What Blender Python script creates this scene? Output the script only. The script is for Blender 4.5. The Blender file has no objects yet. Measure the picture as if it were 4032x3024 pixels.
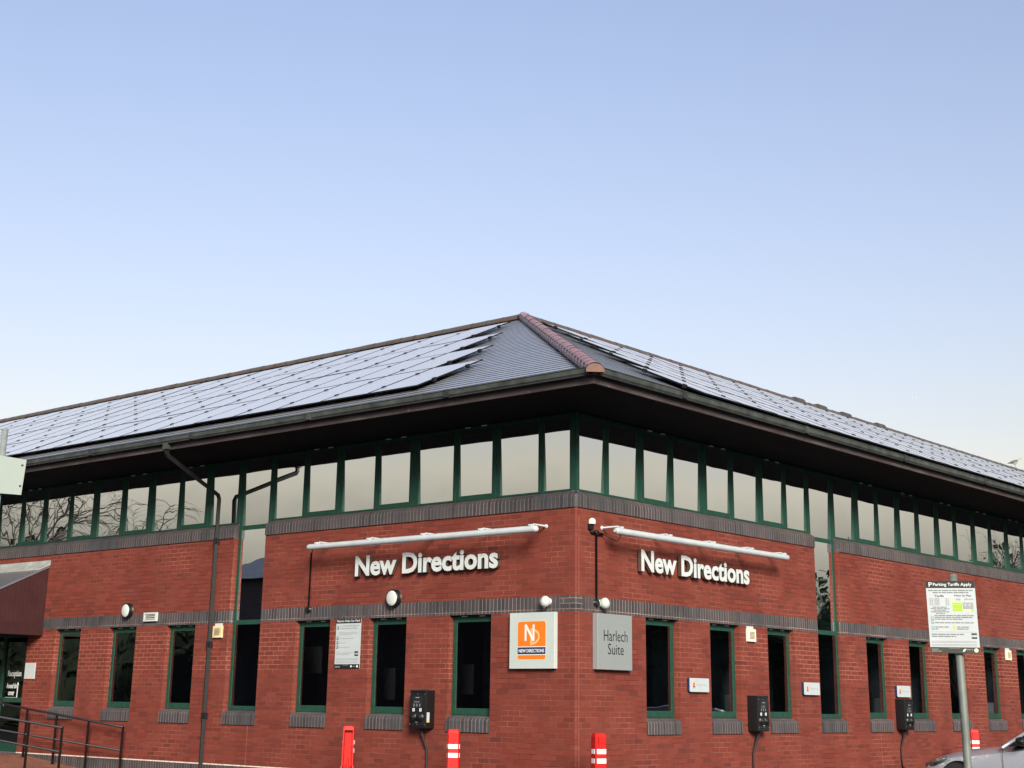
import bpy, bmesh, math, random
from mathutils import Vector, Matrix
R = math.radians
random.seed(7)
S = bpy.context.scene
COL = S.collection
H = 1.6                       # camera height above the car park; everything below is written relative to the lens and lifted at the end

# ------------------------------------------------------------------ camera
cam = bpy.data.cameras.new('camera'); cam_o = bpy.data.objects.new('camera', cam); COL.objects.link(cam_o)
CX, CY = 13.320, -16.997
yaw, pitch, roll = R(-40.7147), R(16.48707), R(0.82307)
fw = Vector((math.sin(yaw)*math.cos(pitch), math.cos(yaw)*math.cos(pitch), math.sin(pitch)))
rt = Vector((math.cos(yaw), -math.sin(yaw), 0)); up = rt.cross(fw)
r2 = math.cos(roll)*rt + math.sin(roll)*up; u2 = -math.sin(roll)*rt + math.cos(roll)*up
m = Matrix((r2, u2, -fw)).transposed().to_4x4(); m.translation = Vector((CX, CY, 0)); cam_o.matrix_world = m
cam.sensor_width = 36; cam.lens = 36*5763.93/4032; cam.shift_y = -(1512-1056.5)/4032
cam.clip_start = .1; cam.clip_end = 30000
S.camera = cam_o

# ------------------------------------------------------------------ light
SUN_EL, SUN_AZ = R(2.0), math.atan2(-.62, .78)     # low behind the camera
w = bpy.data.worlds.new('World'); S.world = w; w.use_nodes = True
nt = w.node_tree; bg = nt.nodes['Background']
sky = nt.nodes.new('ShaderNodeTexSky'); sky.sky_type = 'NISHITA'; sky.sun_disc = False
sky.sun_elevation = SUN_EL; sky.sun_rotation = math.pi/2 - SUN_AZ
sky.air_density = 1.0; sky.dust_density = 1.7; sky.ozone_density = 1.5; sky.altitude = 50
wb = nt.nodes.new('ShaderNodeMix'); wb.data_type = 'RGBA'; wb.blend_type = 'MULTIPLY'; wb.inputs[0].default_value = 1; wb.inputs[7].default_value = (1.055, .865, 1.0, 1)
nt.links.new(sky.outputs[0], wb.inputs[6])
sx = nt.nodes.new('ShaderNodeSeparateColor'); cx_ = nt.nodes.new('ShaderNodeCombineColor'); nt.links.new(wb.outputs[2], sx.inputs[0]); nt.links.new(sx.outputs[2], cx_.inputs[2])
for k, lim in ((0, 1.34), (1, 1.24)):        # thin haze: the glow near the horizon stays almost neutral
    mu = nt.nodes.new('ShaderNodeMath'); mu.operation = 'MULTIPLY'; mu.inputs[1].default_value = lim; nt.links.new(sx.outputs[2], mu.inputs[0])
    mn = nt.nodes.new('ShaderNodeMath'); mn.operation = 'SMOOTH_MIN'; mn.inputs[2].default_value = .05; nt.links.new(sx.outputs[k], mn.inputs[0]); nt.links.new(mu.outputs[0], mn.inputs[1]); nt.links.new(mn.outputs[0], cx_.inputs[k])
nt.links.new(cx_.outputs[0], bg.inputs[0]); bg.inputs[1].default_value = .125
sl = bpy.data.lights.new('sun', 'SUN'); sl.energy = 1.25; sl.angle = R(20); sl.color = (1, .98, .84)
so = bpy.data.objects.new('sun', sl); COL.objects.link(so); so.location = (30, -40, 30)
sd = Vector((math.cos(SUN_AZ)*math.cos(R(24)), math.sin(SUN_AZ)*math.cos(R(24)), math.sin(R(24))))
so.rotation_euler = sd.to_track_quat('Z', 'Y').to_euler()
S.view_settings.view_transform = 'Standard'; S.view_settings.look = 'None'
S.view_settings.exposure = 2.46; S.view_settings.gamma = 1

# ------------------------------------------------------------------ materials
def srgb(r, g, b):
    f = lambda c: (c/255/12.92) if c/255 <= .04045 else ((c/255+.055)/1.055)**2.4
    return (f(r), f(g), f(b), 1)
class NM:
    def __init__(s, name):
        s.m = bpy.data.materials.new(name); s.m.use_nodes = True; s.t = s.m.node_tree; s.n = s.t.nodes
        s.b = s.n['Principled BSDF']; s.out = s.n['Material Output']
    def new(s, k, **kw):
        x = s.n.new(k)
        for a, v in kw.items(): setattr(x, a, v)
        return x
    def ln(s, a, b): s.t.links.new(a, b)
    def set(s, **kw):
        for k, v in kw.items(): s.b.inputs[k.replace('_', ' ')].default_value = v
        return s
    def noise(s, vec, scale, detail=4, rough=.55):
        x = s.new('ShaderNodeTexNoise'); x.inputs['Scale'].default_value = scale; x.inputs['Detail'].default_value = detail
        x.inputs['Roughness'].default_value = rough
        if vec is not None: s.ln(vec, x.inputs['Vector'])
        return x.outputs['Fac']
    def ramp(s, fac, pts):
        x = s.new('ShaderNodeValToRGB'); e = x.color_ramp.elements
        while len(e) < len(pts): e.new(.5)
        for i, (p, c) in enumerate(pts): e[i].position = p; e[i].color = c if len(c) == 4 else (*c, 1)
        s.ln(fac, x.inputs[0]); return x.outputs[0]
    def mix(s, fac, a, b, blend='MIX'):
        x = s.new('ShaderNodeMix', data_type='RGBA', blend_type=blend)
        for i, v in ((0, fac), (6, a), (7, b)):
            if hasattr(v, 'links'): s.ln(v, x.inputs[i])
            else: x.inputs[i].default_value = v
        return x.outputs[2]
    def bump(s, hgt, strength=.3, dist=.01):
        x = s.new('ShaderNodeBump'); x.inputs['Strength'].default_value = strength; x.inputs['Distance'].default_value = dist
        s.ln(hgt, x.inputs['Height']); s.ln(x.outputs[0], s.b.inputs['Normal']); return x
    def coord(s, k='Object'): return s.new('ShaderNodeTexCoord').outputs[k]
    def math(s, op, a, b=None):
        x = s.new('ShaderNodeMath', operation=op)
        for i, v in enumerate((a, b)):
            if v is None: continue
            if hasattr(v, 'links'): s.ln(v, x.inputs[i])
            else: x.inputs[i].default_value = v
        return x.outputs[0]
def g(v): return (v, v, v, 1)

def plain(name, col, rough=.5, metal=0, var=.18, scale=6, spec=.5, coat=0, bump=0):
    n = NM(name); n.set(Roughness=rough, Metallic=metal); n.b.inputs['Specular IOR Level'].default_value = spec
    n.b.inputs['Coat Weight'].default_value = coat
    c = n.coord(); f = n.noise(c, scale, 5)
    lo = tuple(x*(1-var) for x in col[:3]); hi = tuple(min(1, x*(1+var)) for x in col[:3])
    n.ln(n.ramp(f, [(.3, lo), (.7, hi)]), n.b.inputs['Base Color'])
    if bump: n.bump(n.noise(c, scale*6, 4), bump, .004)
    return n.m

def brick_mat(name, tones, mort_dark, mort_pale, soldier=False, pale=(.5, .62), rough=.8, joint=.0048, smear=None):
    n = NM(name); n.set(Roughness=rough); n.b.inputs['Specular IOR Level'].default_value = .3
    uv = n.coord('UV'); v = uv
    if soldier:
        sx = n.new('ShaderNodeSeparateXYZ'); n.ln(uv, sx.inputs[0]); cb = n.new('ShaderNodeCombineXYZ')
        n.ln(sx.outputs[1], cb.inputs[0]); n.ln(sx.outputs[0], cb.inputs[1]); v = cb.outputs[0]
    def bt(c1, c2, cm):
        b = n.new('ShaderNodeTexBrick'); b.offset = 0 if soldier else .5; b.squash = 1
        n.ln(v, b.inputs['Vector'])
        for k, val in (('Color1', c1), ('Color2', c2), ('Mortar', cm)): b.inputs[k].default_value = val
        b.inputs['Scale'].default_value = 1; b.inputs['Mortar Size'].default_value = joint; b.inputs['Mortar Smooth'].default_value = .25
        b.inputs['Bias'].default_value = 0; b.inputs['Brick Width'].default_value = .23 if not soldier else .3; b.inputs['Row Height'].default_value = .075
        return b
    b = bt(g(0), g(1), g(.5))
    col = n.ramp(b.outputs['Color'], tones)
    big = n.noise(uv, .55, 3); fine = n.noise(uv, 45, 4)
    col = n.mix(n.math('MULTIPLY', fine, .55), col, tuple(x*.55 for x in tones[0][1][:3])+(1,))
    col = n.mix(n.ramp(big, [(.35, g(0)), (.75, g(.35))]), col, tuple(x*1.25 for x in tones[-1][1][:3])+(1,))
    if smear:
        col = n.mix(n.ramp(n.noise(uv, 1.3, 6, .65), [(.52, g(0)), (.72, g(smear[1]))]), col, smear[0])
    mf = n.ramp(n.noise(uv, .9, 5, .6), [(pale[0], g(0)), (pale[1], g(1))])
    if not soldier and name == 'red_brick':
        sp = n.new('ShaderNodeSeparateXYZ'); n.ln(uv, sp.inputs[0])
        zone = n.math('MULTIPLY', n.ramp(n.math('MULTIPLY', sp.outputs[1], .25), [(.36, g(0)), (.40, g(1)), (.55, g(1)), (.58, g(0))]), n.ramp(n.math('MULTIPLY', sp.outputs[0], .05), [(.06, g(0)), (.20, g(.7)), (.45, g(1))]))
        zone = n.math('MULTIPLY', zone, n.ramp(n.noise(uv, .8, 4), [(.38, g(0)), (.52, g(1))]))
        mf = n.math('MAXIMUM', mf, n.math('MULTIPLY', zone, 1.25))
    if name == 'red_brick':      # rain streaks and grime
        mp = n.new('ShaderNodeMapping'); n.ln(uv, mp.inputs[0]); mp.inputs['Scale'].default_value = (3.2, .35, 1)
        col = n.mix(n.ramp(n.noise(mp.outputs[0], 1.6, 5, .6), [(.50, g(0)), (.72, g(.26))]), col, (.105, .030, .024, 1))
        col = n.mix(n.ramp(n.noise(uv, 2.3, 7, .7), [(.62, g(0)), (.72, g(.22))]), col, (.36, .12, .085, 1))
    mfi = n.noise(uv, 14, 3); mf = n.math('MULTIPLY', mf, n.math('ADD', mfi, .45))
    mort = n.mix(mf, mort_dark, mort_pale)
    n.ln(n.mix(b.outputs['Fac'], col, mort), n.b.inputs['Base Color'])
    h = n.math('SUBTRACT', n.math('MULTIPLY', fine, .35), b.outputs['Fac'])
    n.bump(h, .55, .006)
    return n.m

M = {}
M['brick'] = brick_mat('red_brick', [(0, (.148, .026, .017)), (.25, (.184, .033, .020)), (.6, (.206, .038, .0235)), (.86, (.228, .046, .029)), (.95, (.160, .030, .021)), (1, (.110, .024, .019))],
                       (.070, .017, .012, 1), (.36, .145, .105, 1), pale=(.40, .72))
M['soldier'] = brick_mat('dark_soldier_brick', [(0, (.036, .036, .042)), (.35, (.056, .054, .062)), (.7, (.076, .073, .082)), (.9, (.064, .058, .062)), (1, (.085, .062, .060))],
                         (.035, .028, .028, 1), (.40, .27, .24, 1), soldier=True, pale=(.34, .58), rough=.5, joint=.0042)
M['darkcourse'] = brick_mat('dark_course_brick', [(0, (.036, .033, .036)), (.5, (.060, .052, .055)), (1, (.080, .070, .073))],
                         (.05, .035, .03, 1), (.38, .24, .2, 1), pale=(.30, .5), rough=.5)
M['green'] = plain('green_frame_paint', (.014, .053, .036), .5, var=.18, scale=9, spec=.25)
M['green_dark'] = plain('green_gasket', (.008, .02, .014), .5)
M['slate'] = None
M['fascia'] = None
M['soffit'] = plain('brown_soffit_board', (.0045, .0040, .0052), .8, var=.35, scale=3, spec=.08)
M['gutter'] = plain('weathered_grey_gutter', (.048, .052, .049), .5, var=.5, scale=4, spec=.3)
M['gutter_joint'] = plain('gutter_joint_black', (.02, .02, .02), .5, var=.5, scale=30)
M['pipe'] = plain('dark_grey_pipe', (.011, .011, .013), .5, var=.2, spec=.25)
M['black'] = plain('black_plastic', (.0065, .0065, .0075), .42, var=.3, scale=20, spec=.35)
M['black_matt'] = plain('black_rubber', (.012, .012, .013), .7)
M['rail'] = plain('black_rail_paint', (.016, .012, .014), .35)
M['white'] = plain('white_plastic', (.50, .515, .50), .4, var=.06)
M['cream'] = plain('aged_cream_plastic', (.62, .50, .30), .5, var=.18, scale=12)
M['creamwhite'] = plain('cream_plastic', (.72, .66, .52), .5, var=.1, scale=12)
M['grille'] = plain('vent_grille', (.20, .13, .07), .6)
M['alu'] = plain('grey_aluminium', (.42, .42, .43), .35, metal=.6, var=.08)
M['tube'] = plain('pale_grey_tube', (.44, .46, .49), .32, var=.07, spec=.5)
M['letter'] = plain('letter_face', (.52, .535, .545), .4, var=.06)
M['letter_side'] = plain('letter_return_metal', (.30, .27, .23), .3, metal=.85, var=.2)
M['signwhite'] = plain('sign_white', (.43, .455, .475), .4, var=.04)
M['signgrey'] = plain('sign_pale_grey', (.44, .475, .465), .45, var=.05, scale=2)
M['orange'] = plain('sign_orange', (.92, .16, .012), .4, var=.03)
M['paleorange'] = plain('sign_pale_orange', (.95, .42, .16), .4, var=.03)
M['navy'] = plain('sign_navy', (.012, .026, .08), .4, var=.05)
M['purewhite'] = plain('print_white', (.66, .67, .67), .4, var=.02)
M['ink'] = plain('print_black', (.012, .012, .012), .5)
M['greyink'] = plain('print_grey', (.17, .17, .18), .5, var=.05)
M['paleink'] = plain('print_pale_grey', (.28, .28, .29), .5, var=.05)
M['lime'] = plain('print_lime_green', (.30, .56, .03), .45, var=.08)
M['palelime'] = plain('print_pale_green', (.55, .72, .32), .45, var=.08)
M['teal'] = plain('print_teal', (.15, .30, .30), .5)
M['yellowink'] = plain('print_yellow', (.50, .44, .12), .5)
M['signbrown'] = plain('sign_band_olive', (.040, .040, .030), .45)
M['red'] = plain('red_plastic', (.50, .007, .005), .5, var=.3, scale=9, spec=.3)
M['reflective'] = plain('reflective_white', (.72, .74, .74), .35, var=.08, scale=14)
M['pole'] = plain('galvanised_grey_pole', (.125, .138, .125), .55, metal=0, var=.15, scale=10)
M['polelight'] = plain('galvanised_pole', (.22, .235, .23), .5, metal=.1, var=.2, scale=10)
M['plate_back'] = plain('pale_sign_back', (.19, .222, .205), .45, var=.06, scale=2)
M['maroon'] = None
M['lead'] = plain('lead_flashing', (.30, .30, .29), .5, var=.25, scale=5)
M['terracotta_end'] = plain('terracotta', (.115, .034, .018), .6, var=.35, scale=9)
M['vent_tile'] = plain('vent_tile_grey_brown', (.06, .052, .046), .6, var=.35, scale=8)
M['mortar'] = plain('hip_mortar_dark', (.05, .045, .04), .9, var=.4, scale=20)
M['paver'] = brick_mat('red_paver', [(0, (.20, .07, .045)), (1, (.30, .11, .07))], (.12, .07, .05, 1), (.3, .2, .15, 1))
M['limewash'] = plain('pale_dpc_mortar', (.62, .50, .42), .85, var=.3, scale=12)
M['asphalt'] = plain('asphalt', (.05, .05, .052), .85, var=.25, scale=40, bump=.4)
M['paint_line'] = plain('bay_line_paint', (.60, .60, .57), .6, var=.2, scale=20)
M['earth'] = plain('grass_verge', (.05, .07, .025), .9, var=.4, scale=1)
M['bark'] = plain('winter_bark', (.035, .028, .022), .9, var=.3)
M['evergreen'] = plain('evergreen_leaf', (.022, .036, .016), .8, var=.4, scale=3)
M['opp_brick'] = plain('opposite_brick', (.030, .020, .020), .85, var=.2, scale=2)
M['opp_roof'] = plain('opposite_slate', (.075, .078, .09), .6, var=.2, scale=2)
M['interior'] = plain('interior_plaster', (.34, .33, .30), .8, var=.1, scale=1)
M['interior_dark'] = plain('interior_dark', (.11, .12, .14), .8, var=.1, scale=1)
M['blind'] = plain('window_blind', (.66, .65, .60), .7, var=.05)
M['screen'] = plain('added_backing_screen', (.13, .15, .185), .8, var=.5, scale=1.4)
M['paper'] = plain('paper', (.70, .70, .68), .8, var=.06)
M['car_paint'] = None
M['tyre'] = plain('tyre_rubber', (.014, .014, .015), .75)
M['rim'] = plain('alloy_rim', (.45, .46, .48), .3, metal=.9, var=.08)
M['chrome'] = plain('chrome', (.7, .7, .72), .12, metal=1, var=.02)
M['joint'] = plain('movement_joint_sealant', (.24, .075, .052), .7, var=.3, scale=4)
M['lens'] = plain('headlamp_lens', (.10, .105, .11), .1, var=.2, spec=.8, coat=1)
M['gull_body'] = plain('gull_white', (.34, .33, .28), .8, var=.2, scale=15)
M['gull_wing'] = plain('gull_wing_grey', (.10, .10, .10), .8, var=.25, scale=15)
M['beak'] = plain('gull_beak', (.40, .26, .06), .6)
M['ridge'] = None

def slate_mat():
    n = NM('grey_slate'); n.set(Roughness=.42); n.b.inputs['Specular IOR Level'].default_value = .8; n.b.inputs['Coat Weight'].default_value = .7; n.b.inputs['Coat Roughness'].default_value = .28
    uv = n.coord('UV')
    b = n.new('ShaderNodeTexBrick'); n.ln(uv, b.inputs['Vector']); b.offset = .5
    for k, v in (('Color1', g(0)), ('Color2', g(1)), ('Mortar', g(0))): b.inputs[k].default_value = v
    b.inputs['Scale'].default_value = 1; b.inputs['Mortar Size'].default_value = .0035; b.inputs['Brick Width'].default_value = .3; b.inputs['Row Height'].default_value = .2
    col = n.ramp(b.outputs['Color'], [(0, (.24, .24, .275)), (.5, (.275, .275, .31)), (1, (.31, .305, .34))])
    col = n.mix(n.math('MULTIPLY', n.noise(uv, 9, 5), .4), col, (.16, .16, .185, 1))
    lich = n.ramp(n.noise(uv, 1.1, 6, .7), [(.58, g(0)), (.75, g(.35))])
    col = n.mix(lich, col, (.17, .17, .15, 1))
    n.ln(n.mix(n.math('MULTIPLY', b.outputs['Fac'], .6), col, (.05, .05, .06, 1)), n.b.inputs['Base Color'])
    rr = n.ramp(n.noise(uv, 3, 3), [(.3, g(.34)), (.7, g(.5))]); n.ln(rr, n.b.inputs['Roughness'])
    n.bump(n.noise(uv, 30, 4), .15, .004); return n.m
M['slate'] = slate_mat()
M['gap_shade'] = plain('slate_gap_shade', (.02, .02, .022), .9)  # near-black colour stands in for the shade between slate courses

def clay_mat(name, a, b2, moss, k):
    n = NM(name); n.set(Roughness=.42); c = n.coord()
    col = n.ramp(n.noise(c, 5, 5), [(.3, a), (.7, b2)])
    col = n.mix(n.ramp(n.noise(c, 1.7, 6, .7), [(.45, g(0)), (.62, g(k))]), col, moss)
    n.ln(col, n.b.inputs['Base Color']); n.bump(n.noise(c, 40, 3), .2, .004); return n.m
M['ridge'] = clay_mat('weathered_ridge_clay', (.075, .046, .036), (.11, .070, .055), (.078, .075, .066, 1), 1)
M['hip'] = clay_mat('hip_clay', (.26, .115, .11), (.32, .155, .15), (.27, .18, .19, 1), .7)

def fascia_mat():
    n = NM('stained_fascia_board'); n.set(Roughness=.5); c = n.coord()
    mp = n.new('ShaderNodeMapping'); n.ln(c, mp.inputs[0]); mp.inputs['Scale'].default_value = (1, 1, 6)
    col = n.ramp(n.noise(mp.outputs[0], 1.3, 6, .65), [(.32, (.036, .018, .019)), (.5, (.056, .040, .041)), (.66, (.086, .070, .069))])
    col = n.mix(n.ramp(n.noise(c, 9, 5, .7), [(.62, g(0)), (.72, g(.7))]), col, (.23, .18, .15, 1))
    n.ln(col, n.b.inputs['Base Color']); return n.m
M['fascia'] = fascia_mat()

def maroon_mat():
    n = NM('maroon_boarding'); n.set(Roughness=.55); c = n.coord()
    wv = n.new('ShaderNodeTexWave', wave_type='BANDS', bands_direction='Y'); n.ln(c, wv.inputs['Vector']); wv.inputs['Scale'].default_value = 3.3
    f = n.ramp(wv.outputs['Fac'], [(0, g(1)), (.06, g(0))])
    col = n.ramp(n.noise(c, 4, 5), [(.3, (.030, .006, .008)), (.7, (.044, .010, .011))])
    n.ln(n.mix(n.math('MULTIPLY', f, .8), col, (.016, .004, .005, 1)), n.b.inputs['Base Color']); return n.m
M['maroon'] = maroon_mat()
M['maroon_plain'] = plain('maroon_paint', (.034, .008, .009), .5, var=.15)

def glass_mat(name, refl, tint, wob=.35):
    n = NM(name); n.n.remove(n.b)
    tr = n.new('ShaderNodeBsdfTransparent'); tr.inputs[0].default_value = tint
    gl = n.new('ShaderNodeBsdfGlossy'); gl.inputs['Roughness'].default_value = .0; gl.inputs[0].default_value = (.93, .965, 1, 1)
    fr = n.new('ShaderNodeFresnel'); fr.inputs[0].default_value = 1.5
    c = n.coord(); nz = n.noise(c, .9, 2, .4)
    bp = n.new('ShaderNodeBump'); bp.inputs['Strength'].default_value = wob; bp.inputs['Distance'].default_value = .02; n.ln(nz, bp.inputs['Height']); n.ln(bp.outputs[0], gl.inputs['Normal'])
    f = n.math('ADD', n.math('MULTIPLY', fr.outputs[0], 1.0), refl)
    mx = n.new('ShaderNodeMixShader'); n.ln(f, mx.inputs[0]); n.ln(tr.outputs[0], mx.inputs[1]); n.ln(gl.outputs[0], mx.inputs[2])
    n.ln(mx.outputs[0], n.out.inputs[0]); return n.m
M['glass'] = glass_mat('tinted_window_glass', .90, (.95, .96, .94, 1), .2)
M['lowglass'] = glass_mat('dark_window_glass', .13, (.52, .55, .57, 1), .3)
M['doorglass'] = glass_mat('door_glass', .06, (.30, .36, .33, 1), .1)
M['carglass'] = glass_mat('car_glass', .06, (.08, .10, .10, 1), 0)

def solar_mat():
    n = NM('solar_glass'); n.n.remove(n.b)
    uv = n.coord('UV'); df = n.new('ShaderNodeBsdfDiffuse'); 
    b = n.new('ShaderNodeTexBrick'); b.offset = 0; n.ln(uv, b.inputs['Vector'])
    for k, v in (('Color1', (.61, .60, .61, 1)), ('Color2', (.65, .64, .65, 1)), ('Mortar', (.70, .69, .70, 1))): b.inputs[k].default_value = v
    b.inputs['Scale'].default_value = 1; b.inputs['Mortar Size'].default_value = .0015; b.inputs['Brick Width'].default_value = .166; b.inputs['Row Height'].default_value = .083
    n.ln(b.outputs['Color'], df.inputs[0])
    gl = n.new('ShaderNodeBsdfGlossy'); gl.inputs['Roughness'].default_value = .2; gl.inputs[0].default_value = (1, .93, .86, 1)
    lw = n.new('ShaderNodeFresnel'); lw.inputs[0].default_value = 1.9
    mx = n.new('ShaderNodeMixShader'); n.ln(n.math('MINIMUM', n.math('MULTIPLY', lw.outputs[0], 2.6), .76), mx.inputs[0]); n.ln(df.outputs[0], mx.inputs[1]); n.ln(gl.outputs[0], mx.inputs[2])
    n.ln(mx.outputs[0], n.out.inputs[0]); return n.m
M['solar'] = solar_mat()
M['solar_frame'] = plain('solar_black_frame', (.008, .008, .010), .4)

def car_mat():
    n = NM('silver_car_paint'); n.set(Roughness=.3, Metallic=.45); n.b.inputs['Coat Weight'].default_value = 1; n.b.inputs['Coat Roughness'].default_value = .03
    n.ln(n.ramp(n.noise(n.coord(), 300, 2), [(.3, (.34, .37, .44)), (.7, (.44, .47, .54))]), n.b.inputs['Base Color']); return n.m
M['car_paint'] = car_mat()
def steel_mat():
    n = NM('brushed_steel_plate'); n.set(Roughness=.42, Metallic=.25); c = n.coord(); mp = n.new('ShaderNodeMapping'); n.ln(c, mp.inputs[0]); mp.inputs['Scale'].default_value = (1, 1, 90)
    n.ln(n.ramp(n.noise(mp.outputs[0], 3, 4), [(.3, (.27, .285, .29)), (.7, (.31, .325, .33))]), n.b.inputs['Base Color']); return n.m
M['steel'] = steel_mat()

# ------------------------------------------------------------------ mesh builder
class MB:
    def __init__(s): s.bm = bmesh.new(); s.uv = s.bm.loops.layers.uv.new('UVMap'); s.mats = []; s.mi = 0
    def mat(s, m):
        if m not in s.mats: s.mats.append(m)
        s.mi = s.mats.index(m); return s
    def face(s, pts, uvs=None, smooth=False):
        f = s.bm.faces.new([s.bm.verts.new(p) for p in pts]); f.material_index = s.mi; f.smooth = smooth
        if uvs:
            for l, u in zip(f.loops, uvs): l[s.uv].uv = u
        return f
    def hexa(s, c8):       # 8 corners: bottom loop 0-3, top loop 4-7
        v = [s.bm.verts.new(p) for p in c8]
        fs = []
        for q in ((3, 2, 1, 0), (4, 5, 6, 7), (0, 1, 5, 4), (1, 2, 6, 5), (2, 3, 7, 6), (3, 0, 4, 7)):
            f = s.bm.faces.new([v[i] for i in q]); f.material_index = s.mi; fs.append(f)
        bmesh.ops.recalc_face_normals(s.bm, faces=fs); return fs
    def box(s, a, b):
        (x0, y0, z0), (x1, y1, z1) = a, b
        return s.hexa([(x0, y0, z0), (x1, y0, z0), (x1, y1, z0), (x0, y1, z0), (x0, y0, z1), (x1, y0, z1), (x1, y1, z1), (x0, y1, z1)])
    def bbox(s, B, a, b, bev=0):  # box in a basis (a, z, d)
        cs = [(a[0], a[1], a[2]), (b[0], a[1], a[2]), (b[0], b[1], a[2]), (a[0], b[1], a[2]), (a[0], a[1], b[2]), (b[0], a[1], b[2]), (b[0], b[1], b[2]), (a[0], b[1], b[2])]
        fs = s.hexa([B(*c) for c in cs])
        if bev:
            es = list({e for f in fs for e in f.edges})
            r = bmesh.ops.bevel(s.bm, geom=es, offset=bev, segments=2, affect='EDGES', profile=.5)
            for f in r['faces']: f.material_index = s.mi
        return fs
    def tube(s, pts, r, n=8, cap=True, square=False):
        pts = [Vector(p) for p in pts]; rs = r if isinstance(r, (list, tuple)) else [r]*len(pts)
        rings = []; ref = None
        for i, p in enumerate(pts):
            t = (pts[min(i+1, len(pts)-1)] - pts[max(i-1, 0)]).normalized()
            if ref is None: ref = Vector((0, 0, 1)) if abs(t.z) < .9 else Vector((0, 1, 0))
            x = t.cross(ref).normalized(); y = x.cross(t); ref = y
            k = 1.0
            if 0 < i < len(pts)-1:
                c = (pts[i]-pts[i-1]).normalized().dot(t); k = 1/max(.5, c) if square else 1
            off = math.pi/4 if square else 0
            rings.append([s.bm.verts.new(p + (x*math.cos(2*math.pi*j/n+off) + y*math.sin(2*math.pi*j/n+off))*rs[i]*(k if square else 1)) for j in range(n)])
        for a, b in zip(rings, rings[1:]):
            for j in range(n):
                f = s.bm.faces.new([a[j], a[(j+1) % n], b[(j+1) % n], b[j]]); f.material_index = s.mi; f.smooth = not square
        if cap:
            for rg in (rings[0], rings[-1]):
                f = s.bm.faces.new(rg); f.material_index = s.mi
    def lathe(s, c, axis, prof, n=24):   # prof: (distance along axis, radius)
        c = Vector(c); ax = Vector(axis).normalized(); x = ax.orthogonal().normalized(); y = ax.cross(x); rings = []
        for d, r in prof:
            rings.append([s.bm.verts.new(c + ax*d + (x*math.cos(2*math.pi*j/n) + y*math.sin(2*math.pi*j/n))*max(r, 1e-4)) for j in range(n)])
        for a, b in zip(rings, rings[1:]):
            for j in range(n):
                f = s.bm.faces.new([a[j], a[(j+1) % n], b[(j+1) % n], b[j]]); f.material_index = s.mi; f.smooth = True
        for rg in (rings[0], rings[-1]):
            f = s.bm.faces.new(rg); f.material_index = s.mi
    def prism(s, pts, off):     # planar polygon extruded by vector off
        off = Vector(off); a = [s.bm.verts.new(Vector(p)) for p in pts]; b = [s.bm.verts.new(Vector(p)+off) for p in pts]; n = len(a); fs = [s.bm.faces.new(a), s.bm.faces.new(b[::-1])]
        for i in range(n): fs.append(s.bm.faces.new([a[i], a[(i+1) % n], b[(i+1) % n], b[i]]))
        for f in fs: f.material_index = s.mi
        bmesh.ops.recalc_face_normals(s.bm, faces=fs)
    def loft(s, secs, cap=True, smooth=True, closed=True):
        rings = [[s.bm.verts.new(p) for p in sec] for sec in secs]; n = len(rings[0]); fs = []
        for a, b in zip(rings, rings[1:]):
            for j in range(n if closed else n-1):
                f = s.bm.faces.new([a[j], a[(j+1) % n], b[(j+1) % n], b[j]]); f.material_index = s.mi; f.smooth = smooth; fs.append(f)
        if cap:
            for rg in (rings[0], rings[-1]):
                f = s.bm.faces.new(rg); f.material_index = s.mi; fs.append(f)
        bmesh.ops.recalc_face_normals(s.bm, faces=fs)
    def mesh(s, name, origin=(0, 0, 0)):
        if origin != (0, 0, 0): bmesh.ops.translate(s.bm, verts=s.bm.verts, vec=-Vector(origin))
        me = bpy.data.meshes.new(name); s.bm.to_mesh(me); s.bm.free()
        for m in s.mats: me.materials.append(M[m] if isinstance(m, str) else m)
        return me

def world_loc(o):
    v = o.location.copy(); p = o.parent
    while p: v += p.location; p = p.parent
    return v
def part(name, mb, parent=None, **tags):     # mesh written in scene coordinates, linked under its parent
    org = tuple(world_loc(parent)) if parent else (0, 0, 0)
    if parent is None:
        vs = [v.co for v in mb.bm.verts]; org = ((min(v.x for v in vs)+max(v.x for v in vs))/2, (min(v.y for v in vs)+max(v.y for v in vs))/2, min(v.z for v in vs))
    o = bpy.data.objects.new(name, mb.mesh(name, org)); COL.objects.link(o)
    if parent: o.parent = parent
    else: o.location = org
    for k, v in tags.items(): o['category' if k == 'cat' else k] = v
    return o
def thing(name, label, cat, loc, group=None):
    o = bpy.data.objects.new(name, None); COL.objects.link(o); o.location = loc; o.empty_display_size = .2
    o['label'] = label; o['category'] = cat
    if group: o['group'] = group
    return o

# bases: (along the wall to the right, up, outward)
def BL(a, z, d): return (a, -d, z)          # left hand wall, plane y = 0, a = x
def BR(a, z, d): return (d, a, z)           # right hand wall, plane x = 0, a = y
def basis(o, right, upv, nrm):
    o, r, u, n = Vector(o), Vector(right), Vector(upv), Vector(nrm)
    return lambda a, b, d: tuple(o + r*a + u*b + n*d)

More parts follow.
